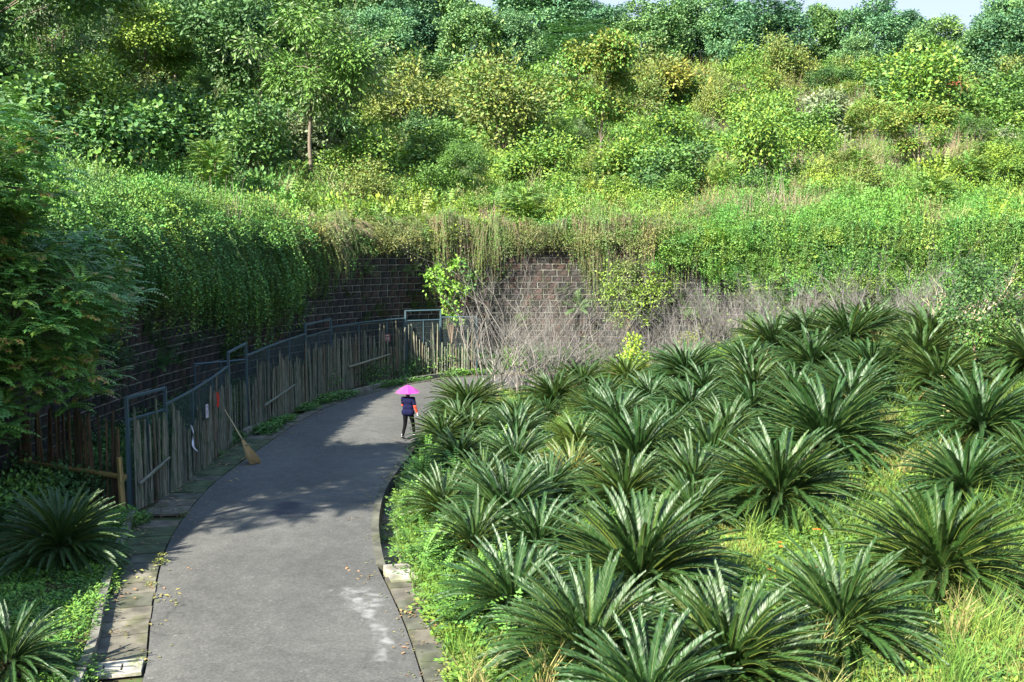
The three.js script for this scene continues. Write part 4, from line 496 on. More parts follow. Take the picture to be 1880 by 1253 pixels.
// ------------------------------------------------------------------ the feathery leaved trees on the left (the second stands just outside the picture and shades the road)
{
  const tree = (seed, lobes, N, H) => {
    const R = rng(seed), b = new Build(), t = new Build(), bark = [0.12, 0.095, 0.07], trunk = []; for (let k = 0; k <= 7; k++) trunk.push(V(Math.sin(k) * 0.12, -0.3 + (k / 7) * H, Math.cos(k * 1.3) * 0.12));
    t.tube(trunk, [0.22, 0.2, 0.18, 0.16, 0.14, 0.11, 0.08, 0.04], 8, bark);
    const vol = lobes.map((l) => l[3] * l[4] * l[5]), tot = vol.reduce((a, c) => a + c, 0);
    for (let i = 0; i < N; i++) {
      let q = R() * tot, j = 0; while (q > vol[j] && j < lobes.length - 1) q -= vol[j++]; const l = lobes[j], o = dirRandom(R), r = 0.45 + 0.55 * Math.sqrt(R()), p = [l[0] + o[0] * l[3] * r, l[1] + o[1] * l[4] * r, l[2] + o[2] * l[5] * r];
      const s = trunk[clamp(Math.round((p[1] * 0.62 / H) * 7), 1, 7)], E3 = V(...p); if (i % 3 === 0) { const lim = V(l[0], l[1] - 0.3, l[2]); t.tube([lim, lim.clone().lerp(E3, 0.5).add(V((R() - 0.5) * 0.4, 0.15, (R() - 0.5) * 0.4)), E3], [0.018, 0.012, 0.005], 3, bark); if (i % 30 === 0) t.tube([s, s.clone().lerp(lim, 0.5).add(V(0, 0.2, 0)), lim], [0.07, 0.05, 0.02], 5, bark); }
      const young = R() < 0.3, col = jitter(R, R() < 0.5 ? [0.13, 0.28, 0.05] : [0.1, 0.24, 0.05], 0.25, 0.15), nl = 7 + Math.floor(R() * 4);
      for (let k = 0; k < nl; k++) { const a = (k / nl) * 6.28 + R(), e = 0.1 + R() * 0.8, out = [Math.cos(a) * Math.cos(e) + o[0] * 0.4, Math.sin(e), Math.sin(a) * Math.cos(e) + o[2] * 0.4]; pinnate(b, R, p, unit(out), 0.38 + R() * 0.3, 9, 0.13, 0.026, young && k < 4 ? [0.2, 0.28, 0.04] : col, young && k < 3 ? [0.32, 0.2, 0.07] : null, 1.15); }
    }
    return [b.geo(), t.geo()];
  };
  const [c1, t1] = tree(1100, [[1.0, 4.7, 0, 2.2, 1.7, 2.2], [1.5, 3.4, -0.4, 1.5, 1.0, 1.6], [0.5, 3.0, 1.0, 1.7, 1.1, 1.5], [-0.3, 6.8, 0.3, 2.1, 2.0, 2.2], [1.0, 7.8, 0.6, 1.6, 1.5, 1.8], [-1.4, 5, 1, 2, 2, 2], [2.0, 5.3, -1.4, 1.4, 1.2, 1.5]], 720, 8.0);
  const a = thing('feathery_tree', 'large tree with feathery drooping leaves and reddish tips at the left edge', 'tree', [-12.15, 0.05, -23.3], 0); mesh('trunk', t1, M.bark, a); mesh('crown', c1, leafMat({ roughness: 0.5, transmission: 0.4, color: rgb(1.2, 1.2, 1.1) }), a).userData.kind = 'stuff';
  const [c2, t2] = tree(1150, [[0, 11, 0, 2.0, 1.8, 2.0], [0.8, 12.8, -0.4, 1.7, 1.4, 1.6], [-0.8, 9.6, 0.6, 1.6, 1.3, 1.6], [0.9, 9.8, -0.9, 1.5, 1.1, 1.4], [-0.4, 13.6, 0.7, 1.2, 1.0, 1.2], [0.2, 11.4, 1.8, 1.4, 1.2, 1.2], [-0.6, 10.8, -2.2, 1.4, 1.2, 1.2]], 170, 12.5);
  const b = thing('tall_feathery_tree', 'tall feathery tree standing just outside the left picture edge', 'tree', [-14.1, 0.05, -15.8], 0); mesh('trunk', t2, M.bark, b); mesh('crown', c2, M.glossLeaf, b).userData.kind = 'stuff';
}

// ------------------------------------------------------------------ bare grey shrubs, bare tree, saplings
{
  const bare = (seed, stems, H, spread, r0, col, depth = 3) => {
    const R = rng(seed), b = new Build();
    const grow = (p, d, len, r, n) => {
      const pts = [p], rad = [r], seg = 3; let q = p.clone(), e = d.clone();
      for (let k = 0; k < seg; k++) { e.add(V((R() - 0.5) * 0.75, 0.02 + (R() - 0.5) * 0.5, (R() - 0.5) * 0.75)).normalize(); q = q.clone().addScaledVector(e, len / seg); pts.push(q); rad.push(r * lerp(1, 0.45, (k + 1) / seg)); }
      b.tube(pts, rad, n === depth ? 5 : 3, jitter(R, col, 0.25, 0.06));
      if (n > 0) { const c = n === depth ? 5 : 3; for (let k = 0; k < c; k++) { const at = 1 + Math.floor(R() * seg), s = pts[at], a = R() * 6.28, f = V(Math.cos(a), 0.3 + R() * 0.4, Math.sin(a)).normalize(); grow(s.clone(), e.clone().multiplyScalar(0.9).addScaledVector(f, 0.75).normalize(), len * (0.42 + R() * 0.22), rad[at] * 0.66, n - 1); } }
    };
    for (let i = 0; i < stems; i++) { const a = R() * 6.28, s = spread * (0.3 + R() * 0.8); grow(V(Math.cos(a) * 0.12, -0.15, Math.sin(a) * 0.12), V(Math.cos(a) * s, 1, Math.sin(a) * s).normalize(), H * (0.55 + R() * 0.35), r0 * (0.7 + R() * 0.5), depth); }
    return b.geo();
  };
  const grey = [0.21, 0.195, 0.172], big = [1, 2].map((k) => bare(1200 + k, 12, 4.2, 0.62, 0.026, grey)), low = [1, 2, 3].map((k) => bare(1210 + k, 12, 2.2, 0.75, 0.021, [0.16, 0.15, 0.138]));
  const put = (geo, x, d, s, label, k, w = 1) => { const g = thing('bare_shrub', label, 'shrub', [x, bedHeight(x, d), -d], k * 1.7, 'bare grey shrubs'); mesh('branches', geo, M.bark, g); g.scale.set(s * w, s, s * w); };
  put(big[0], -0.9, 41.4, 1.15, 'tall bare grey shrub at the road bend', 0, 1.1); put(big[1], 1.1, 43.2, 1.2, 'tall bare grey shrub just right of the one at the road bend', 1, 1.1);
  [[0.4, 43.9, 1.5], [2.2, 44, 1.65], [3.4, 43.2, 1.5], [4.6, 43.8, 1.4], [6.6, 43.5, 1.5], [1.6, 43.2, 1.5]].forEach(([x, d, s], i) => put(low[i % 3], x, d, s, 'bare grey shrub in the tangle before the middle of the wall', i + 3, 1.05));
  for (let i = 0; i < 16; i++) { const x = 6.2 + i * 0.82, d = 41.2 + 1.1 * Math.sin(i * 2.1); put(low[i % 3], x, d, 1.0 + 0.35 * Math.abs(Math.sin(i * 1.9)), 'low bare grey shrub in the row behind the mound crest', i + 20, 1.15); }
  [[-0.26, 60, 1.3, 'brown leafless shrub left of the willowy tree trunk'], [-0.33, 64, 1.2, 'brown leafless shrub above the sumac at the left'], [0.18, 88, 1.2, 'greyish leafless shrub below the orange yellow tree'], [0.27, 92, 1.4, 'greyish leafless shrub below the large evergreen'], [0.39, 72, 1.3, 'brownish leafless shrub on the right slope'], [0.43, 76, 1.2, 'brownish leafless shrub near the right edge of the slope'], [0.34, 70, 1.0, 'leafless shrub right of the dark hollow']].forEach(([b, d, s, l], i) => { const x = b * d, g = thing('leafless_shrub', l, 'shrub', [x, hillHeight(x, -d, behind(x, -d).o), -d], i * 2, 'leafless shrubs on the slope'); mesh('branches', low[i % 3], M.bark, g); g.scale.set(s * 1.1, s, s * 1.1); });
  const t = thing('bare_tree', 'leafless cream coloured small tree at the right', 'tree', [15.4, bedHeight(15.4, 36.5) - 0.2, -36.5], 0.6); mesh('branches', bare(1230, 4, 2.6, 0.25, 0.055, [0.5, 0.4, 0.27], 2), M.bark, t);
  // leafing things among them
  const leafy = (name, label, cat, x, d, y, lobes, cols, n, len, wid, mat = M.leaf, r0 = 0.05, k = 5) => { const g = thing(name, label, cat, [x, y, -d]), sd = Math.floor(1300 + x * 10); mesh('crown', crownGeo({ seed: sd, lobes, n, k, len, wid, spread: 0.22, droop: 0.25, cols, shell: 0.3, rag: 0.6 }), mat, g).userData.kind = 'stuff'; const lo = Math.min(...lobes.map((l) => l[1])); mesh('trunk', limbGeo(sd + 1, [0, lo, 0], lobes.map((l) => [l[0], l[1], l[2]]), r0, [0.24, 0.18, 0.12], 4, 0.2), M.bark, g); return g; };
  leafy('wall_sapling', 'bright yellow green young tree in front of the middle of the wall', 'tree', -3.0, 51.0, 0, [[0.25, 5.2, 0.2, 0.5, 0.5, 0.5], [-0.7, 4.8, 0.3, 0.5, 0.4, 0.5], [1.0, 4.7, 0.3, 0.4, 0.25, 0.4], [-0.3, 4.2, 0.2, 0.8, 0.5, 0.6], [0.6, 4.1, 0.3, 0.5, 0.35, 0.5], [0, 3.4, 0.3, 0.6, 0.45, 0.5], [0.2, 2.7, 0.3, 0.4, 0.4, 0.4]], [[0.15, 0.31, 0.03], [0.18, 0.34, 0.04], [0.06, 0.17, 0.03], [0.1, 0.24, 0.03]], 210, 0.17, 0.065);
  leafy('olive_wall_bush', 'olive green leafy bush against the wall right of the tall bare shrubs', 'bush', 5.6, 51.6, 0, [[0, 4.9, 0, 1.3, 0.9, 0.8], [-0.6, 3.9, 0.2, 1.2, 1.0, 0.8], [0.7, 3.7, 0.2, 1.2, 0.9, 0.8], [0, 2.8, 0.3, 1.2, 0.8, 0.8], [1.6, 4.3, 0, 0.9, 0.8, 0.6]], [GREEN.olive, [0.12, 0.2, 0.035], GREEN.bright], 700, 0.15, 0.03);
  leafy('bright_sapling', 'small bright yellow green sapling behind the cycads', 'sapling', 4.75, 40.6, bedHeight(4.75, 40.6), [[0, 1.5, 0, 0.45, 0.4, 0.45], [0.3, 1.0, 0, 0.4, 0.35, 0.4], [-0.3, 1.05, 0.1, 0.4, 0.3, 0.4], [0, 0.6, 0.1, 0.5, 0.35, 0.45]], [[0.3, 0.42, 0.03], [0.22, 0.36, 0.03]], 190, 0.11, 0.035);
  leafy('leafy_shrub', 'leafy dark green shrub with pale stems on the right mound', 'shrub', 13.5, 30.2, bedHeight(13.5, 30.2), [[0, 2.4, 0, 0.9, 0.7, 0.9], [-0.7, 1.8, 0.2, 0.7, 0.7, 0.7], [0.7, 1.6, 0.2, 0.8, 0.7, 0.7], [0, 1.1, 0.3, 0.9, 0.6, 0.7], [-0.5, 2.9, 0, 0.4, 0.4, 0.4]], [[0.06, 0.15, 0.03], [0.04, 0.1, 0.025], [0.08, 0.18, 0.03]], 1000, 0.09, 0.03);
  for (const [x, d, s, l] of [[8.6, 46.8, 1.0, 'low green bush behind the bare shrubs before the right wall'], [11.4, 46.2, 1.2, 'taller green bush behind the bare shrubs before the right wall'], [14.8, 45, 1.3, 'green bush behind the cream bare tree'], [18, 42.5, 1.4, 'green bush at the right edge behind the mound'], [20.5, 39, 1.3, 'rightmost green bush beside the mound']]) plant(s > 1.1 ? 'bright_bush' : 'olive_bush', 'verge_bush', l, 'bush', x, d, s, { w: 1.2, seed: Math.floor(x), y: 0 });
}

// ------------------------------------------------------------------ fence of blue green steel frames, wire mesh and wooden stakes
M.steel = std({ color: rgb(0.038, 0.075, 0.09), roughness: 0.6, metalness: 0.2, bumpMap: speck, bumpScale: 0.002 });
M.wire = std({ color: rgb(0.05, 0.085, 0.09), roughness: 0.6, metalness: 0.3 });
M.stakes = [[0.27, 0.275, 0.24], [0.2, 0.21, 0.185], [0.33, 0.31, 0.26], [0.23, 0.255, 0.205], [0.24, 0.2, 0.155]].map((c) => std({ map: woodTint, color: rgb(...c), bumpMap: grain, bumpScale: 0.012, roughness: 0.95 }));
M.darkStakes = [[0.16, 0.1, 0.06], [0.11, 0.08, 0.05], [0.2, 0.125, 0.065]].map((c) => std({ map: woodTint, color: rgb(...c), bumpMap: grain, bumpScale: 0.012, roughness: 0.95 }));
const stakeGeo = [1, 2, 3, 4, 5, 6].map((k) => { // a split log: uneven section, slanted broken top
  const R = rng(1400 + k), n = 7, p = [], uv = [], idx = [], rows = 5; const rad = Array.from({ length: n }, () => 0.7 + R() * 0.5), bend = (R() - 0.5) * 0.5;
  for (let j = 0; j <= rows; j++) for (let i = 0; i <= n; i++) { const a = (i / n) * 6.2832, r = 0.5 * rad[i % n] * lerp(1, 0.72, j / rows) * (1 + (R() - 0.5) * 0.08), y = j / rows + (j === rows ? Math.cos(a + k) * 0.03 + (rad[i % n] - 1) * 0.05 : 0); p.push(Math.cos(a) * r + bend * Math.sin((j / rows) * 3), y, Math.sin(a) * r * 0.7); uv.push(i / n, y * 2 + k * 0.3); }
  for (let j = 0; j < rows; j++) for (let i = 0; i < n; i++) { const a = j * (n + 1) + i, b = a + 1, c = a + n + 1, d = c + 1; idx.push(a, c, b, b, c, d); }
  const top = p.length / 3; p.push(bend * Math.sin(3), 1.01, 0); uv.push(0.5, 0.5); for (let i = 0; i < n; i++) idx.push(rows * (n + 1) + i, top, rows * (n + 1) + i + 1);
  const g = new THREE.BufferGeometry(); g.setAttribute('position', new THREE.Float32BufferAttribute(p, 3)); g.setAttribute('uv', new THREE.Float32BufferAttribute(uv, 2)); g.setIndex(idx); g.computeVertexNormals(); return g;
});
const postGeo = new THREE.BoxGeometry(1, 1, 1), fenceH = (d) => 2.3 + 0.5 * smooth(26, 40, d);
{
  const R = rng(1410);
  const bar = (name, a, b, w, t, parent, mat = M.steel) => { const m = mesh(name, postGeo, mat, parent), v = V().subVectors(b, a); m.position.copy(a).add(b).multiplyScalar(0.5); m.scale.set(w, v.length(), t); m.quaternion.setFromUnitVectors(V(0, 1, 0), v.clone().normalize()); const h = Math.atan2(v.x, v.z); return m; };
  const wires = (b, A, B, y0, yA, yB) => { // diamond mesh in one flat bay
    const u = V().subVectors(B, A), L = u.length(); u.normalize(); const P = (s, y) => V(A.x + u.x * s, y, A.z + u.z * s), hgt = Math.min(yA, yB) - y0, st = 0.085;
    for (const sg of [1, -1]) for (let s = -hgt; s < L + hgt; s += st) { let s0 = s, s1 = s + sg * hgt, a0 = y0, a1 = y0 + hgt; const cut = (q) => { q = clamp(q, 0, L); return q; }; const c0 = cut(s0), c1 = cut(s1); if (Math.abs(c1 - c0) < 0.05) continue; const t0 = (c0 - s0) / (s1 - s0), t1 = (c1 - s0) / (s1 - s0); b.tube([P(c0, lerp(a0, a1, t0)), P(c1, lerp(a0, a1, t1))], [0.004, 0.004], 3, [1, 1, 1]); }
  };
  const stakesAlong = (parent, A, B, hMin, hMax, gap, mats = M.stakes, wMin = 0.075, side = 0.07) => {
    const u = V().subVectors(B, A), L = u.length(); u.normalize(); const rx = -u.z, rz = u.x; let s = 0.06, hh = lerp(hMin, hMax, R());
    while (s < L - 0.03) { const w = wMin + R() * 0.06; if (R() > gap) { hh = clamp(hh + (R() - 0.5) * 0.5, hMin, hMax); if (R() < 0.12) hh = hMax + R() * 0.4; const m = mesh('stake', stakeGeo[Math.floor(R() * 6)], mats[Math.floor(R() * mats.length)], parent); m.position.set(A.x + u.x * s + rx * (side + R() * 0.03), 0.0, A.z + u.z * s + rz * (side + R() * 0.03)); m.scale.set(w, hh, w * (0.7 + R() * 0.4)); m.rotation.set((R() - 0.5) * 0.06, R() * 6.28, (R() - 0.5) * 0.09); } s += w * (0.98 + R() * 0.25); }
  };
  const P2 = (q) => V(q[0], 0, -q[1]);
  const stretch = (label, pts, gap, hMin, hMax) => {
    const f = thing('wire_fence', label, 'fence', undefined, 0, 'stretches of the roadside fence'), b = new Build();
    pts.forEach((q, i) => { const A = P2(q), h = fenceH(q[1]); bar('post', V(A.x, -0.1, A.z), V(A.x, h, A.z), 0.06, 0.06, f); if (i + 1 < pts.length) { const B = P2(pts[i + 1]), h2 = fenceH(pts[i + 1][1]); bar('top_rail', V(A.x, h - 0.025, A.z), V(B.x, h2 - 0.025, B.z), 0.05, 0.05, f); wires(b, A, B, 0.1, h - 0.03, h2 - 0.03); stakesAlong(f, A, B, hMin, hMax, gap); } });
    mesh('wire_mesh', b.geo(), M.wire, f).userData.kind = 'stuff'; return f;
  };
  const gate = (label, a, b, top, swing = 0) => {
    const g = thing('tall_gate', label, 'gate', undefined, 0, 'tall gates in the fence'), A = P2(a), B = P2(b), hA = fenceH(a[1]) + top, hB = fenceH(b[1]) + top, w = new Build(); bar('post', V(A.x, -0.1, A.z), V(A.x, hA, A.z), 0.075, 0.075, g); bar('post', V(B.x, -0.1, B.z), V(B.x, hB, B.z), 0.075, 0.075, g); bar('lintel', V(A.x, hA - 0.03, A.z), V(B.x, hB - 0.03, B.z), 0.06, 0.06, g);
    const u = V().subVectors(B, A), e = u.clone().normalize(), L = u.length(), leafFrom = B.clone().addScaledVector(e, -0.05), end = leafFrom.clone().add(V(-e.x, 0, -e.z).applyAxisAngle(V(0, 1, 0), swing).multiplyScalar(L - 0.12)), h = fenceH(b[1]) - 0.12;
    const leaf = new THREE.Group(); leaf.name = 'gate_leaf'; g.add(leaf); bar('stile', V(end.x, 0.12, end.z), V(end.x, h, end.z), 0.045, 0.045, leaf); bar('stile', V(leafFrom.x, 0.12, leafFrom.z), V(leafFrom.x, h, leafFrom.z), 0.045, 0.045, leaf); bar('top_bar', V(end.x, h - 0.02, end.z), V(leafFrom.x, h - 0.02, leafFrom.z), 0.045, 0.045, leaf); const mid = end.clone().lerp(leafFrom, 0.5); bar('stile', V(mid.x, 0.12, mid.z), V(mid.x, h - 0.05, mid.z), 0.035, 0.035, leaf);
    wires(w, end, leafFrom, 0.14, h - 0.03, h - 0.03); mesh('wire_mesh', w.geo(), M.wire, leaf).userData.kind = 'stuff'; stakesAlong(leaf, end, leafFrom, 1.3, 2.1, 0.06); return g;
  };
  const log = (name, a, b, r, mat, parent) => { const v = V().subVectors(b, a), m = mesh(name, new THREE.CylinderGeometry(r * 0.8, r, v.length(), 8, 4), mat, parent); m.position.copy(a).add(b).multiplyScalar(0.5); m.quaternion.setFromUnitVectors(V(0, 1, 0), v.normalize()); return m; };
  const g1 = gate('tall blue green gate at the near left corner of the fence', [-9.0, 24.25], [-8.66, 25.95], 0.42); log('brace', V(-8.8, 0.62, -24.35), V(-8.52, 0.98, -25.7), 0.05, M.stakes[0], g1);
  const f1 = stretch('fence stretch between the near corner gate and the tall open gate', [[-8.66, 25.95], [-8.68, 28.2], [-8.72, 30.2], [-8.8, 32.3]], 0.03, 1.35, 2.0);
  gate('tall narrow gate standing open in the middle of the left fence', [-8.8, 32.35], [-8.74, 34.3], 0.42, -0.75);
  const f2 = stretch('fence stretch past the open gate with a low slanting cross pole', [[-8.74, 34.3], [-8.5, 36.4], [-8.22, 38.5], [-8.02, 40.6]], 0.02, 1.5, 2.2); log('cross_pole', V(-8.46, 0.75, -35.5), V(-8.06, 1.05, -38.6), 0.05, M.stakes[0], f2);
  gate('blue green gate with double frame before the fence bends', [-8.02, 40.65], [-7.6, 43.9], 0.35, 0);
  const f3 = stretch('fence stretch in the bend with a cross pole and a small red sign', [[-7.6, 43.9], [-6.75, 46.2], [-5.75, 48.1], [-5.05, 49.0]], 0.05, 1.5, 2.3); log('cross_pole', V(-7.05, 0.95, -45.0), V(-5.6, 1.2, -47.9), 0.055, M.stakes[2], f3);
  gate('last gate of the fence beside the bright young tree', [-5.0, 49.05], [-3.4, 49.85], 0.35, 0);
  stretch('far fence stretch behind the bare grey shrubs', [[-3.4, 49.85], [-1.7, 50.2]], 0.1, 1.3, 2.1);
  const t = thing('timber_fence', 'dark wooden stake fence at the left edge behind the cycad', 'fence'); stakesAlong(t, V(-9.15, 0, -24.3), V(-12.1, 0, -25.5), 1.8, 2.25, 0.02, M.darkStakes, 0.085, -0.08); log('cross_pole', V(-9.05, 0.84, -24.15), V(-12.0, 1.0, -25.2), 0.07, std({ map: woodTint, color: rgb(0.42, 0.29, 0.11), bumpMap: grain, bumpScale: 0.01 }), t); log('corner_post', V(-9.12, -0.1, -24.12), V(-9.16, 1.32, -24.12), 0.085, std({ map: woodTint, color: rgb(0.48, 0.34, 0.14), bumpMap: grain, bumpScale: 0.01 }), t);
  // small boards, strips of cloth and tape hanging on the fence
  const board = (label, x, d, y, w, h, base, mark, turn) => { const g = thing('fence_sign', label, 'sign', [x, y, -d], turn), cv = document.createElement('canvas'); cv.width = 96; cv.height = 128; const c = cv.getContext('2d'); c.fillStyle = base; c.fillRect(0, 0, 96, 128); c.fillStyle = mark; for (let k = 0; k < 3; k++) { c.fillRect(14 + k * 26, 58, 15, 6); c.fillRect(19 + k * 26, 52, 5, 50); c.fillRect(13 + k * 26, 78, 17, 5); } c.fillRect(14, 20, 66, 8); const tx = new THREE.CanvasTexture(cv); tx.colorSpace = THREE.SRGBColorSpace; const m = mesh('board', new THREE.BoxGeometry(w, h, 0.012), [0, 1, 2, 3, 4, 5].map((i) => (i === 4 ? std({ map: tx, roughness: 0.6 }) : std({ color: rgb(0.3, 0.25, 0.25), roughness: 0.6 }))), g); return g; };
  board('small whitish sign with purple marks on the fence left of the broom', -8.52, 29.0, 1.62, 0.2, 0.38, '#b9aeb4', '#5a4a86', 1.5); board('small dark red sign with pale marks on the fence in the bend', -5.72, 48.0, 1.95, 0.34, 0.36, '#6d3a3c', '#d8c9c6', 0.95);
  const ribbon = (name, label, cat, pts, w, col, twist) => { const c = new THREE.CatmullRomCurve3(pts.map((q) => V(...q))), b = new Build(), n = 20; let pa, pb; for (let k = 0; k <= n; k++) { const p = c.getPoint(k / n), a = twist * k / n, s = V(Math.cos(a) * w, 0, -Math.sin(a) * w + 0.01), A = p.clone().add(s), B = p.clone().sub(s); if (k) { b.quad(pa, pb, B, A, col); b.quad(pb.clone().add(V(0.004, 0, 0.004)), pa.clone().add(V(0.004, 0, 0.004)), A.clone().add(V(0.004, 0, 0.004)), B.clone().add(V(0.004, 0, 0.004)), col); } pa = A; pb = B; } single(name, b.geo(), M.bark, label, cat); };
  ribbon('red_cloth', 'strip of bright red cloth tied to the fence above the broom handle', 'cloth', [[-8.55, 1.98, -30.15], [-8.52, 1.8, -30.13], [-8.54, 1.55, -30.16]], 0.035, [0.6, 0.045, 0.025], 0.8);
  ribbon('white_tape', 'curled strip of white plastic tape hanging on the fence', 'tape', [[-8.5, 1.5, -27.45], [-8.46, 1.3, -27.5], [-8.52, 1.1, -27.65], [-8.5, 0.9, -27.6], [-8.45, 0.72, -27.8]], 0.022, [0.72, 0.73, 0.85], 5);
}
{ // bamboo broom leaning on the fence
  const R = rng(1500), top = V(-8.5, 1.4, -30.7), foot = V(-7.22, 0.03, -29.3), v = V().subVectors(foot, top), L = v.length(), d = v.clone().normalize(), g = thing('broom', 'bamboo broom with straw coloured bristles leaning on the fence', 'broom', [foot.x, 0, foot.z]);
  const rel = (p) => p.clone().sub(V(foot.x, 0, foot.z)), neck = top.clone().addScaledVector(d, L * 0.52), h = new Build(); h.tube([0, 0.2, 0.4, 0.6, 0.8, 1].map((t) => rel(top.clone().lerp(neck, t)).add(V((R() - 0.5) * 0.012, 0, 0))), [0.015, 0.016, 0.017, 0.018, 0.02, 0.022], 7, [0.42, 0.33, 0.17]); mesh('handle', h.geo(), M.bark, g);
  const side = V(0, 1, 0).cross(d).normalize(), fan = V().crossVectors(d, side), b = new Build();
  for (let i = 0; i < 520; i++) { const a = (R() - 0.5), q = (R() - 0.5) * 0.5, s = V().copy(side).multiplyScalar(a * 0.03).addScaledVector(fan, q * 0.03), e = neck.clone().addScaledVector(d, L * (0.36 + R() * 0.11)).addScaledVector(side, a * 0.36 * (0.8 + R() * 0.4) - 0.03).addScaledVector(fan, q * 0.16); if (e.y < 0.025) e.y = 0.025 + R() * 0.02; const m = neck.clone().add(s).lerp(e, 0.45).addScaledVector(side, a * -0.02); b.tube([rel(neck.clone().add(s)), rel(m), rel(e)], [0.005, 0.0045, 0.0025], 3, jitter(R, [0.4, 0.27, 0.11], 0.35, 0.1)); }
  mesh('bristles', b.geo(), M.bark, g).userData.kind = 'stuff'; for (const t of [0.02, 0.14]) { const o = mesh('binding', new THREE.CylinderGeometry(0.03 + t * 0.16, 0.028 + t * 0.16, 0.04, 10), M.stakes[2], g); o.position.copy(rel(neck.clone().addScaledVector(d, L * t + 0.03))); o.quaternion.setFromUnitVectors(V(0, 1, 0), d); }
}

// ------------------------------------------------------------------ the walker under the pink umbrella
function blob(bones, centre, half, res, k = 0.02) {
  const mc = new MarchingCubes(res, M.bark, false, false, 60000), S = mc.size, H = S / 2; mc.isolation = 0;
  for (let z = 0; z < S; z++) for (let y = 0; y < S; y++) for (let x = 0; x < S; x++) {
    const px = centre[0] + ((x - H) / H) * half, py = centre[1] + ((y - H) / H) * half, pz = centre[2] + ((z - H) / H) * half; let d = 1e3;
    for (const [a, ra, b, rb, sq] of bones) { const ux = b[0] - a[0], uy = b[1] - a[1], uz = b[2] - a[2], wx = px - a[0], wy = py - a[1], wz = pz - a[2], t = clamp((ux * wx + uy * wy + uz * wz) / (ux * ux + uy * uy + uz * uz + 1e-9), 0, 1), e = Math.hypot(wx - ux * t, wy - uy * t, (wz - uz * t) * (sq ?? 1)) - lerp(ra, rb, t), h = Math.max(0, 1 - Math.abs(d - e) / k); d = Math.min(d, e) - h * h * k * 0.25; }
    mc.field[x + y * S + z * S * S] = -d;
  }
  mc.update(); const n = mc.count, p = new Float32Array(n * 3), q = new Float32Array(n * 3); for (let i = 0; i < n; i++) for (let c = 0; c < 3; c++) { p[i * 3 + c] = mc.positionArray[i * 3 + c] * half + centre[c]; q[i * 3 + c] = mc.normalArray[i * 3 + c]; }
  const g = new THREE.BufferGeometry(); g.setAttribute('position', new THREE.BufferAttribute(p, 3)); g.setAttribute('normal', new THREE.BufferAttribute(q, 3)); return g;
}
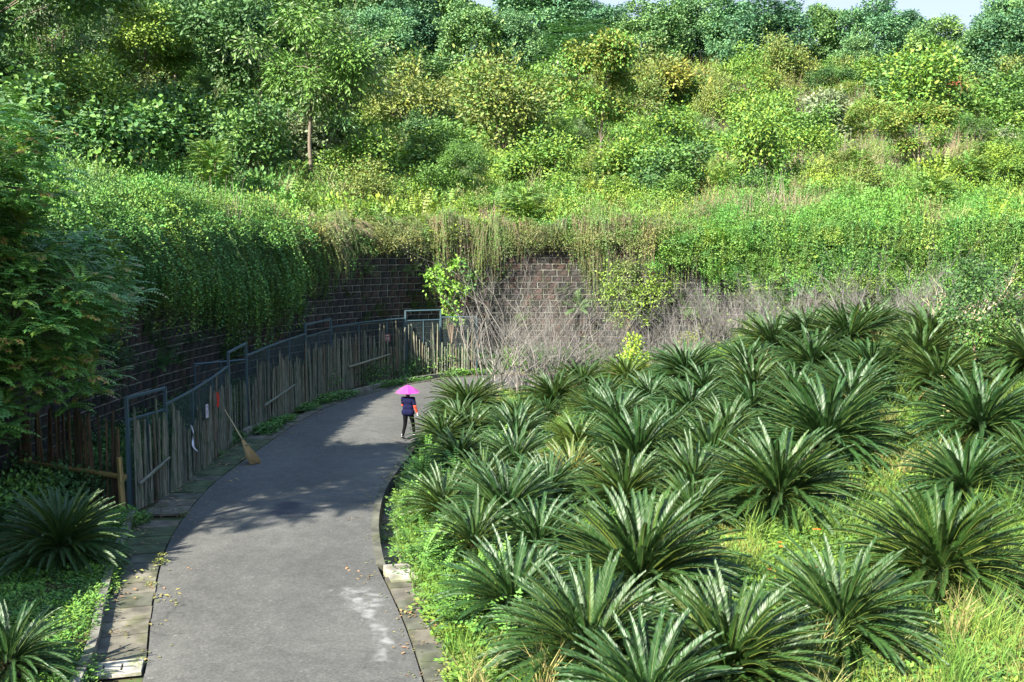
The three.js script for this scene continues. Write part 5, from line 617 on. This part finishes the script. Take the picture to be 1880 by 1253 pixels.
{
  const w = thing('person', 'person in navy shirt and black leggings with red sleeves walking away', 'person', [-3.33, 0.055, -33.3], -0.12);
  const J = { pel: [0, 0.86, 0], che: [0, 1.2, -0.02], nek: [0, 1.36, -0.02], hea: [0, 1.49, -0.05], sl: [-0.17, 1.31, 0], sr: [0.17, 1.31, 0], el: [-0.2, 1.1, -0.1], er: [0.235, 1.06, 0.03], hl: [-0.1, 1.06, -0.24], hr: [0.3, 0.83, -0.03], pl: [-0.085, 0.84, 0.01], pr: [0.085, 0.84, -0.01], kl: [-0.1, 0.46, 0.02], kr: [0.13, 0.46, -0.14], al: [-0.16, 0.085, 0.14], ar: [0.15, 0.1, -0.22] };
  const torso = (e) => [[J.pel, 0.125 + e, [0, 1.0, 0], 0.105 + e, 1.3], [[0, 1.0, 0], 0.105 + e, J.che, 0.125 + e, 1.3], [[-0.07, 1.22, 0], 0.1 + e, [0.07, 1.22, 0], 0.1 + e, 1.2], [[-0.09, 0.88, 0.02], 0.1 + e, [0.09, 0.88, 0.02], 0.1 + e], [J.sl, 0.055 + e, J.sr, 0.055 + e]];
  const legs = (e) => [[J.pl, 0.085 + e, J.kl, 0.052 + e], [J.kl, 0.052 + e, J.al, 0.034 + e], [J.pr, 0.085 + e, J.kr, 0.052 + e], [J.kr, 0.052 + e, J.ar, 0.034 + e], [[-0.07, 0.86, 0.03], 0.105 + e, [0.07, 0.86, 0.03], 0.105 + e]];
  const arm = (s, e, h, x) => [[s, 0.048 + x, e, 0.038 + x], [e, 0.038 + x, h, 0.026 + x]];
  const hand = (h, d, side, curl, x = 0) => { const o = [], D = V(...d).normalize(), S = V(...side).normalize(), N = V().crossVectors(D, S), q = (a, b, c) => [h[0] + D.x * a + S.x * b + N.x * c, h[1] + D.y * a + S.y * b + N.y * c, h[2] + D.z * a + S.z * b + N.z * c]; o.push([q(0, 0, 0), 0.022 + x, q(0.05, 0.015, 0), 0.016 + x], [q(0.02, -0.01, 0), 0.02 + x, q(0.075, -0.02, 0), 0.014 + x], [q(0.07, 0.022, 0), 0.014 + x, q(0.075, -0.024, 0), 0.013 + x]); [[0.026, 0.03, 0.055], [0.009, 0.034, 0.06], [-0.009, 0.032, 0.056], [-0.027, 0.025, 0.044]].forEach(([b, l1, l]) => { const a0 = 0.078, a1 = a0 + l1 * Math.cos(curl), c1 = l1 * Math.sin(curl), a2 = a1 + (l - l1) * Math.cos(curl * 2.2), c2 = c1 + (l - l1) * Math.sin(curl * 2.2); o.push([q(a0, b, 0), 0.0085 + x, q(a1, b, c1), 0.008 + x], [q(a1, b, c1), 0.008 + x, q(a2, b, c2), 0.0065 + x]); }); o.push([q(0.015, 0.024, 0), 0.012 + x, q(0.045, 0.05, 0.012), 0.0095 + x], [q(0.045, 0.05, 0.012), 0.0095 + x, q(0.07, 0.05, 0.028), 0.008 + x]); return o; };
  const headB = [[[0, 1.53, -0.05], 0.085, [0, 1.5, -0.07], 0.078], [[0, 1.46, -0.085], 0.055, [0, 1.43, -0.1], 0.04], [[0, 1.49, -0.145], 0.008, [0, 1.465, -0.165], 0.013], [[-0.085, 1.49, -0.05], 0.012, [-0.088, 1.46, -0.05], 0.01], [[0.085, 1.49, -0.05], 0.012, [0.088, 1.46, -0.05], 0.01], [[-0.02, 1.435, -0.135], 0.008, [0.02, 1.435, -0.135], 0.008], [J.nek, 0.045, [0, 1.45, -0.05], 0.045]];
  const skin = std({ color: rgb(0.42, 0.25, 0.17), roughness: 0.6 }), cloth = (r, g, b) => new THREE.MeshPhysicalMaterial({ color: rgb(r, g, b), roughness: 1, specularIntensity: 0.15 }), navy = cloth(0.008, 0.009, 0.032), black = cloth(0.005, 0.005, 0.006), red = std({ color: rgb(0.8, 0.06, 0.025), roughness: 0.75 }), white = std({ color: rgb(0.75, 0.75, 0.75), roughness: 0.8 });
  const gripL = hand(J.hl, [0.1, 0.5, -0.6], [0.3, 0.8, 0.5], 0.9), body = [...torso(0), ...legs(0), ...arm(J.sl, J.el, J.hl, 0), ...arm(J.sr, J.er, J.hr, 0), [J.nek, 0.05, J.hea, 0.05]];
  mesh('body', mergeGeometries([blob(body, [0, 0.8, 0], 0.86, 92), blob(gripL, J.hl, 0.15, 56, 0.006), blob(headB, [0, 1.49, -0.07], 0.16, 56, 0.015)]), skin, w);
  mesh('hair', blob([[[0, 1.55, -0.035], 0.088, [0, 1.5, -0.01], 0.085], [[0, 1.5, 0.0], 0.07, [0, 1.38, 0.05], 0.035]], [0, 1.48, 0], 0.2, 44), std({ color: rgb(0.012, 0.01, 0.009), roughness: 0.5 }), w);
  const sleeve = (s, e) => [s, 0.066, [lerp(s[0], e[0], 0.72), lerp(s[1], e[1], 0.72), lerp(s[2], e[2], 0.72)], 0.06];
  mesh('shirt', blob([...torso(0.016), sleeve(J.sl, J.el), sleeve(J.sr, J.er), [[-0.09, 0.86, 0.02], 0.132, [0.09, 0.86, 0.02], 0.132], [[-0.07, 1.02, 0], 0.115, [0.07, 1.02, 0], 0.115], [J.nek, 0.055, [0, 1.34, 0], 0.07]], [0, 1.08, 0], 0.42, 72), navy, w);
  mesh('leggings', blob(legs(0.009), [0, 0.48, 0], 0.56, 80), black, w);
  const cut = (a, b, t) => [lerp(a[0], b[0], t), lerp(a[1], b[1], t), lerp(a[2], b[2], t)];
  for (const [s, e, h] of [[J.sl, J.el, J.hl], [J.sr, J.er, J.hr]]) mesh('arm_sleeve', blob([[cut(s, e, 0.62), 0.05, e, 0.046], [e, 0.046, cut(e, h, 0.86), 0.036]], e, 0.32, 56), red, w);
  mesh('glove', blob([[cut(J.er, J.hr, 0.8), 0.034, J.hr, 0.032], ...hand(J.hr, [0.15, -1, -0.1], [-0.2, -0.1, -1], 0.35, 0.004)], [0.31, 0.78, -0.04], 0.16, 60, 0.008), white, w);
  for (const [a, n] of [[J.al, 0], [J.ar, 1]]) { const shoe = [[[a[0], 0.045, a[2] + 0.045], 0.036, [a[0], 0.032, a[2] - 0.1], 0.034], [[a[0], 0.032, a[2] - 0.1], 0.034, [a[0], 0.026, a[2] - 0.165], 0.026]]; mesh('shoe', blob(shoe, [a[0], 0.05, a[2] - 0.05], 0.2, 48), black, w); mesh('sock', blob([[[a[0], 0.075, a[2]], 0.042, [a[0], 0.125, a[2] - 0.005 + (n ? 0 : -0.01)], 0.043]], [a[0], 0.1, a[2]], 0.1, 36), white, w); }
  w.scale.setScalar(0.97);
  // umbrella: eight curved panels, ribs, shaft with hooked handle
  const u = thing('umbrella', 'pink umbrella held over the walker', 'umbrella', [-3.35, 0.055, -33.42], 0.15), ca = [std({ color: rgb(0.82, 0.13, 0.6), roughness: 0.6 }), std({ color: rgb(0.74, 0.1, 0.52), roughness: 0.6 })]; const Rr = 0.4, topY = 1.7, rise = 0.25;
  for (let k = 0; k < 8; k++) { const n = 8, m = 4, P = (i, j) => { const t = i / n, a0 = (k / 8) * 6.2832, a1 = ((k + 1) / 8) * 6.2832, f = j / m, r = Rr * (0.8 * t + 0.2 * Math.sin((t * Math.PI) / 2)), y = topY - rise * Math.pow(t, 1.3), sag = 4 * f * (1 - f) * 0.018 * t, x = lerp(Math.cos(a0), Math.cos(a1), f) * r, z = lerp(Math.sin(a0), Math.sin(a1), f) * r; return V(x, y - sag + (i === n ? 4 * f * (1 - f) * 0.03 : 0), z); }, p = [], idx = []; for (let i = 0; i <= n; i++) for (let j = 0; j <= m; j++) { const q = P(i, j); p.push(q.x, q.y, q.z); } for (let i = 0; i < n; i++) for (let j = 0; j < m; j++) { const a = i * (m + 1) + j, b = a + 1, c = a + m + 1, d = c + 1; idx.push(a, b, c, b, d, c); } const g = new THREE.BufferGeometry(); g.setAttribute('position', new THREE.Float32BufferAttribute(p, 3)); g.setIndex(idx); g.computeVertexNormals(); const pm = mesh('panel', g, new THREE.MeshPhysicalMaterial({ color: rgb(0.5, 0.03, 0.34), roughness: 0.75, transmission: 0.3, thickness: 0, side: THREE.DoubleSide }), u); const rb = new Build(); rb.tube([0, 3, 6, 8].map((i) => P(i, 0).add(V(0, -0.006, 0))), [0.003, 0.003, 0.003, 0.002], 4, [0.5, 0.5, 0.5]); mesh('rib', rb.geo(), M.bark, u); }
  const s = new Build(); s.tube([V(0, 1.79, 0), V(0, 1.74, 0), V(-0.03, 1.45, -0.1), V(-0.085, 1.1, -0.17), V(-0.09, 1.0, -0.19)], [0.004, 0.006, 0.006, 0.007, 0.012], 6, [0.06, 0.06, 0.06]); mesh('shaft', s.geo(), M.bark, u);
}

// ------------------------------------------------------------------ grass, weeds and flowers
{
  const R = rng(1600), T = [], W = [], Rd = [], Lw = [], Lf = [], Kw = [], Fn = [], St = [];
  const inBed = (x, d) => x > rightX(Math.min(d, 45)) + 0.6;
  for (let i = 0; i < 34000; i++) { const d = 11 + Math.pow(R(), 1.1) * 32, x = -4 + R() * (d * 0.52 + 6); if (!inBed(x, d)) continue; const y = bedHeight(x, d), n = fbm(x * 0.5, d * 0.5, 61, 3), dryish = 0.75 * smooth(0.56, 0.68, n); const c = jitter(R, [lerp(0.13, 0.27, dryish), lerp(0.225, 0.25, dryish), lerp(0.025, 0.07, dryish)], 0.25, 0.15); if (R() < 0.42) T.push({ p: [x, y, -d], s: 0.5 + R() * 0.75, ry: R() * 6.28, tx: (R() - 0.5) * 0.3, tz: (R() - 0.5) * 0.3, c }); else W.push({ p: [x, y, -d], s: 0.7 + R() * 0.8, ry: R() * 6.28, tx: (R() - 0.5) * 0.3, tz: (R() - 0.5) * 0.3, c: jitter(R, R() < 0.5 ? [0.15, 0.26, 0.03] : [0.09, 0.2, 0.03], 0.25, 0.15) }); }
  for (let i = 0; i < 230; i++) { const d = 12 + R() * 30, x = -1 + R() * (d * 0.5 + 3); if (!inBed(x, d + 0.3)) continue; Rd.push({ p: [x, bedHeight(x, d), -d], s: [0.7, 0.45 + R() * 0.4, 0.7], ry: R() * 6.28, c: jitter(R, R() < 0.25 ? [0.3, 0.28, 0.1] : [0.16, 0.25, 0.04], 0.2, 0.1) }); }
  for (let i = 0; i < 46; i++) { const near = R() < 0.5, d = near ? 12.5 + R() * 4 : 16 + R() * 8, x = near ? 5.2 + R() * 4 : 6 + R() * 6; Rd.push({ p: [x, bedHeight(x, d), -d], s: [0.7, 0.5 + R() * 0.5, 0.7], ry: R() * 6.28, c: jitter(R, R() < 0.15 ? [0.26, 0.25, 0.09] : [0.11, 0.21, 0.03], 0.2, 0.1) }); }
  for (let i = 0; i < 4200; i++) { const d = 9 + R() * 14.7, x = -13 + R() * 7.6; const k = lerp(-5.0, -8.75, clamp((d - 10) / 13.8, 0, 1)); if (x > k - 0.05) continue; Lw.push({ p: [x, 0.13, -d], s: 0.55 + R() * 0.6, ry: R() * 6.28, tx: (R() - 0.5) * 0.5, tz: (R() - 0.5) * 0.5, c: jitter(R, R() < 0.5 ? [0.14, 0.28, 0.03] : [0.085, 0.22, 0.03], 0.25, 0.15) }); }
  // weeds in the gaps along kerbs, slabs, fence foot and in the gutter
  const along = (cv, dA, dB, o0, o1, n, y, s0, cols) => { const L = cv.getLength(), a = arcOf(cv, dA), b = arcOf(cv, dB); for (let i = 0; i < n; i++) { const s = lerp(a, b, R()), p = cv.getPointAt(s / L), t = cv.getTangentAt(s / L), o = lerp(o0, o1, R()), c = noise2(s * 0.9, 4, 9); if (c < 0.38 || (cv === rightEdge && -p.z > 17.6 && -p.z < 20.6)) continue; Kw.push({ p: [p.x - t.z * o, y, p.z + t.x * o], s: s0 * (0.5 + R() * 0.9) * (0.5 + c), ry: R() * 6.28, c: jitter(R, cols[Math.floor(R() * cols.length)], 0.25, 0.15) }); } };
  along(leftEdge, 10, 23.5, -1.12, -0.86, 420, 0.03, 0.75, [[0.09, 0.2, 0.03], [0.13, 0.24, 0.03]]); along(leftEdge, 24.5, 40, -1.35, -1.12, 200, 0.03, 1.0, [[0.06, 0.15, 0.025], [0.1, 0.19, 0.035]]); along(leftEdge, 34, 49.5, -0.85, -0.42, 420, 0.03, 1.0, [[0.07, 0.19, 0.03], [0.11, 0.23, 0.03]]); along(rightEdge, 19.9, 42, 0.3, 0.52, 110, -0.41, 0.8, [[0.05, 0.14, 0.025], [0.09, 0.2, 0.03]]); along(rightEdge, 10, 42, 0.72, 1.2, 480, 0.02, 0.95, [[0.12, 0.27, 0.03], [0.17, 0.28, 0.04]]); along(rightEdge, 12, 19, 0.5, 0.62, 60, 0.05, 0.6, [[0.17, 0.26, 0.04]]); along(leftEdge, 14, 27, -0.08, 0.0, 22, 0.04, 0.45, [[0.25, 0.28, 0.05]]);
  for (let i = 0; i < 70; i++) { const d = 14 + R() * 20, x = rightX(d) + 0.7 + R() * R() * 7; Fn.push({ p: [x, bedHeight(x, d), -d], s: 0.4 + R() * 0.4, ry: R() * 6.28, c: jitter(R, [0.11, 0.24, 0.035], 0.2) }); }
  stuff('bed_grass', 'yellow green grass between the cycads', 'grass', tuft, M.grass, T); stuff('bed_weeds', 'small leafy weeds between the cycads', 'weeds', weed, M.grass, W); stuff('tall_grass', 'tall grass blades among the cycads', 'grass', mounds.reed, M.grass, Rd); stuff('clover_cover', 'bright green clover like ground cover in the left bed', 'ground cover', weed, M.grass, Lw); stuff('kerb_weeds', 'weeds growing along kerbs and in the gutter', 'weeds', weed, M.grass, Kw); stuff('bed_fern', 'small ferns under the cycads', 'ferns', mounds.fern, M.leaf, Fn);
  const lit = [1, 2].map((k) => { const q = rng(1650 + k), b = new Build(); for (let i = 0; i < 5; i++) { const a = q() * 6.28; b.leaf((q() - 0.5) * 0.5, 0.006, (q() - 0.5) * 0.5, Math.cos(a), 0.05 + q() * 0.15, Math.sin(a), q() * 0.3, 1, q() * 0.3, 0.05 + q() * 0.05, 0.014 + q() * 0.012, jitter(q, W1, 0.35, 0.15), 0.3, 0.5); } return b.geo(); }), Q = [];
  const litter = (cv, dA, dB, o0, o1, n, y) => { const L = cv.getLength(), a = arcOf(cv, dA), b = arcOf(cv, dB); for (let i = 0; i < n; i++) { const s = lerp(a, b, R()), p = cv.getPointAt(s / L), t = cv.getTangentAt(s / L), o = lerp(o0, o1, R() * R()); Q.push({ p: [p.x - t.z * o, y + Math.abs(o) * 0.012 * (o * o0 >= 0 ? 1 : 0), p.z + t.x * o], s: 0.7 + R() * 0.6, ry: R() * 6.28, c: jitter(R, R() < 0.6 ? [0.26, 0.17, 0.08] : [0.2, 0.2, 0.07], 0.35, 0.1) }); } };
  litter(leftEdge, 8, 48, 0.02, 0.7, 60, 0.03); litter(leftEdge, 8, 33, -0.85, -0.1, 110, 0.055); litter(rightEdge, 8, 42, -0.02, -0.5, 45, 0.03); litter(rightEdge, 8, 18.5, 0.1, 0.5, 40, 0.062);
  stuff('leaf_litter', 'fallen leaves scattered on the road and kerb slabs', 'leaves', lit, M.leaf, Q);
  const flower = (name, label, x, d, h, col, n, seed, group) => { const q = rng(seed), g = thing(name, label, 'flower', [x, bedHeight(x, d) - 0.02, -d], q() * 6.28, group), b = new Build(), f = new Build(); const tops = []; for (let k = 0; k < n; k++) { const t = V((q() - 0.5) * 0.3, h * (0.8 + q() * 0.35), (q() - 0.5) * 0.3); tops.push(t); b.tube([V(0, 0, 0), V(t.x * 0.4, h * 0.5, t.z * 0.4), t], [0.006, 0.005, 0.003], 3, [0.1, 0.2, 0.03]); for (let j = 0; j < 5; j++) { const r = dirRandom(q); b.leaf(t.x * 0.5, h * (0.2 + j * 0.14), t.z * 0.5, ...unit([r[0], 0.3, r[2]]), 0, 1, 0.2, 0.1, 0.03, jitter(q, [0.09, 0.21, 0.03])); } } mesh('stem', b.geo(), M.leaf, g); for (const t of tops) for (let j = 0; j < 7; j++) { const a = j * 0.9 + q(); f.leaf(t.x, t.y, t.z, Math.cos(a) * 0.95, 0.3, Math.sin(a) * 0.95, 0, 1, 0, 0.05, 0.022, jitter(q, col, 0.2, 0.1), 0.2, 0.6); } mesh('blossom', f.geo(), M.leaf, g); };
  [[8.75, 17.2], [9.15, 17.5], [8.9, 16.3], [5.35, 19.3], [5.15, 20.1], [4.7, 18.2], [5.7, 18.8], [9.7, 18.6], [6.15, 20.9]].forEach(([x, d], i) => flower('orange_flower', 'small orange wildflower in the bright grass on the right', x, d, 0.3 + 0.05 * (i % 3), [0.85, 0.16, 0.02], 2 + (i % 2), 1700 + i, 'orange wildflowers'));
  [[10.6, 25.6], [10.8, 25.9], [11.0, 26.5], [11.3, 27.1]].forEach(([x, d], i) => flower('cream_flower', 'cream coloured blossom beside the leafy shrub', x, d, 0.95 + 0.12 * i, [0.75, 0.62, 0.35], 2, 1720 + i, 'cream blossoms'));
}
renderer.render(scene, camera);
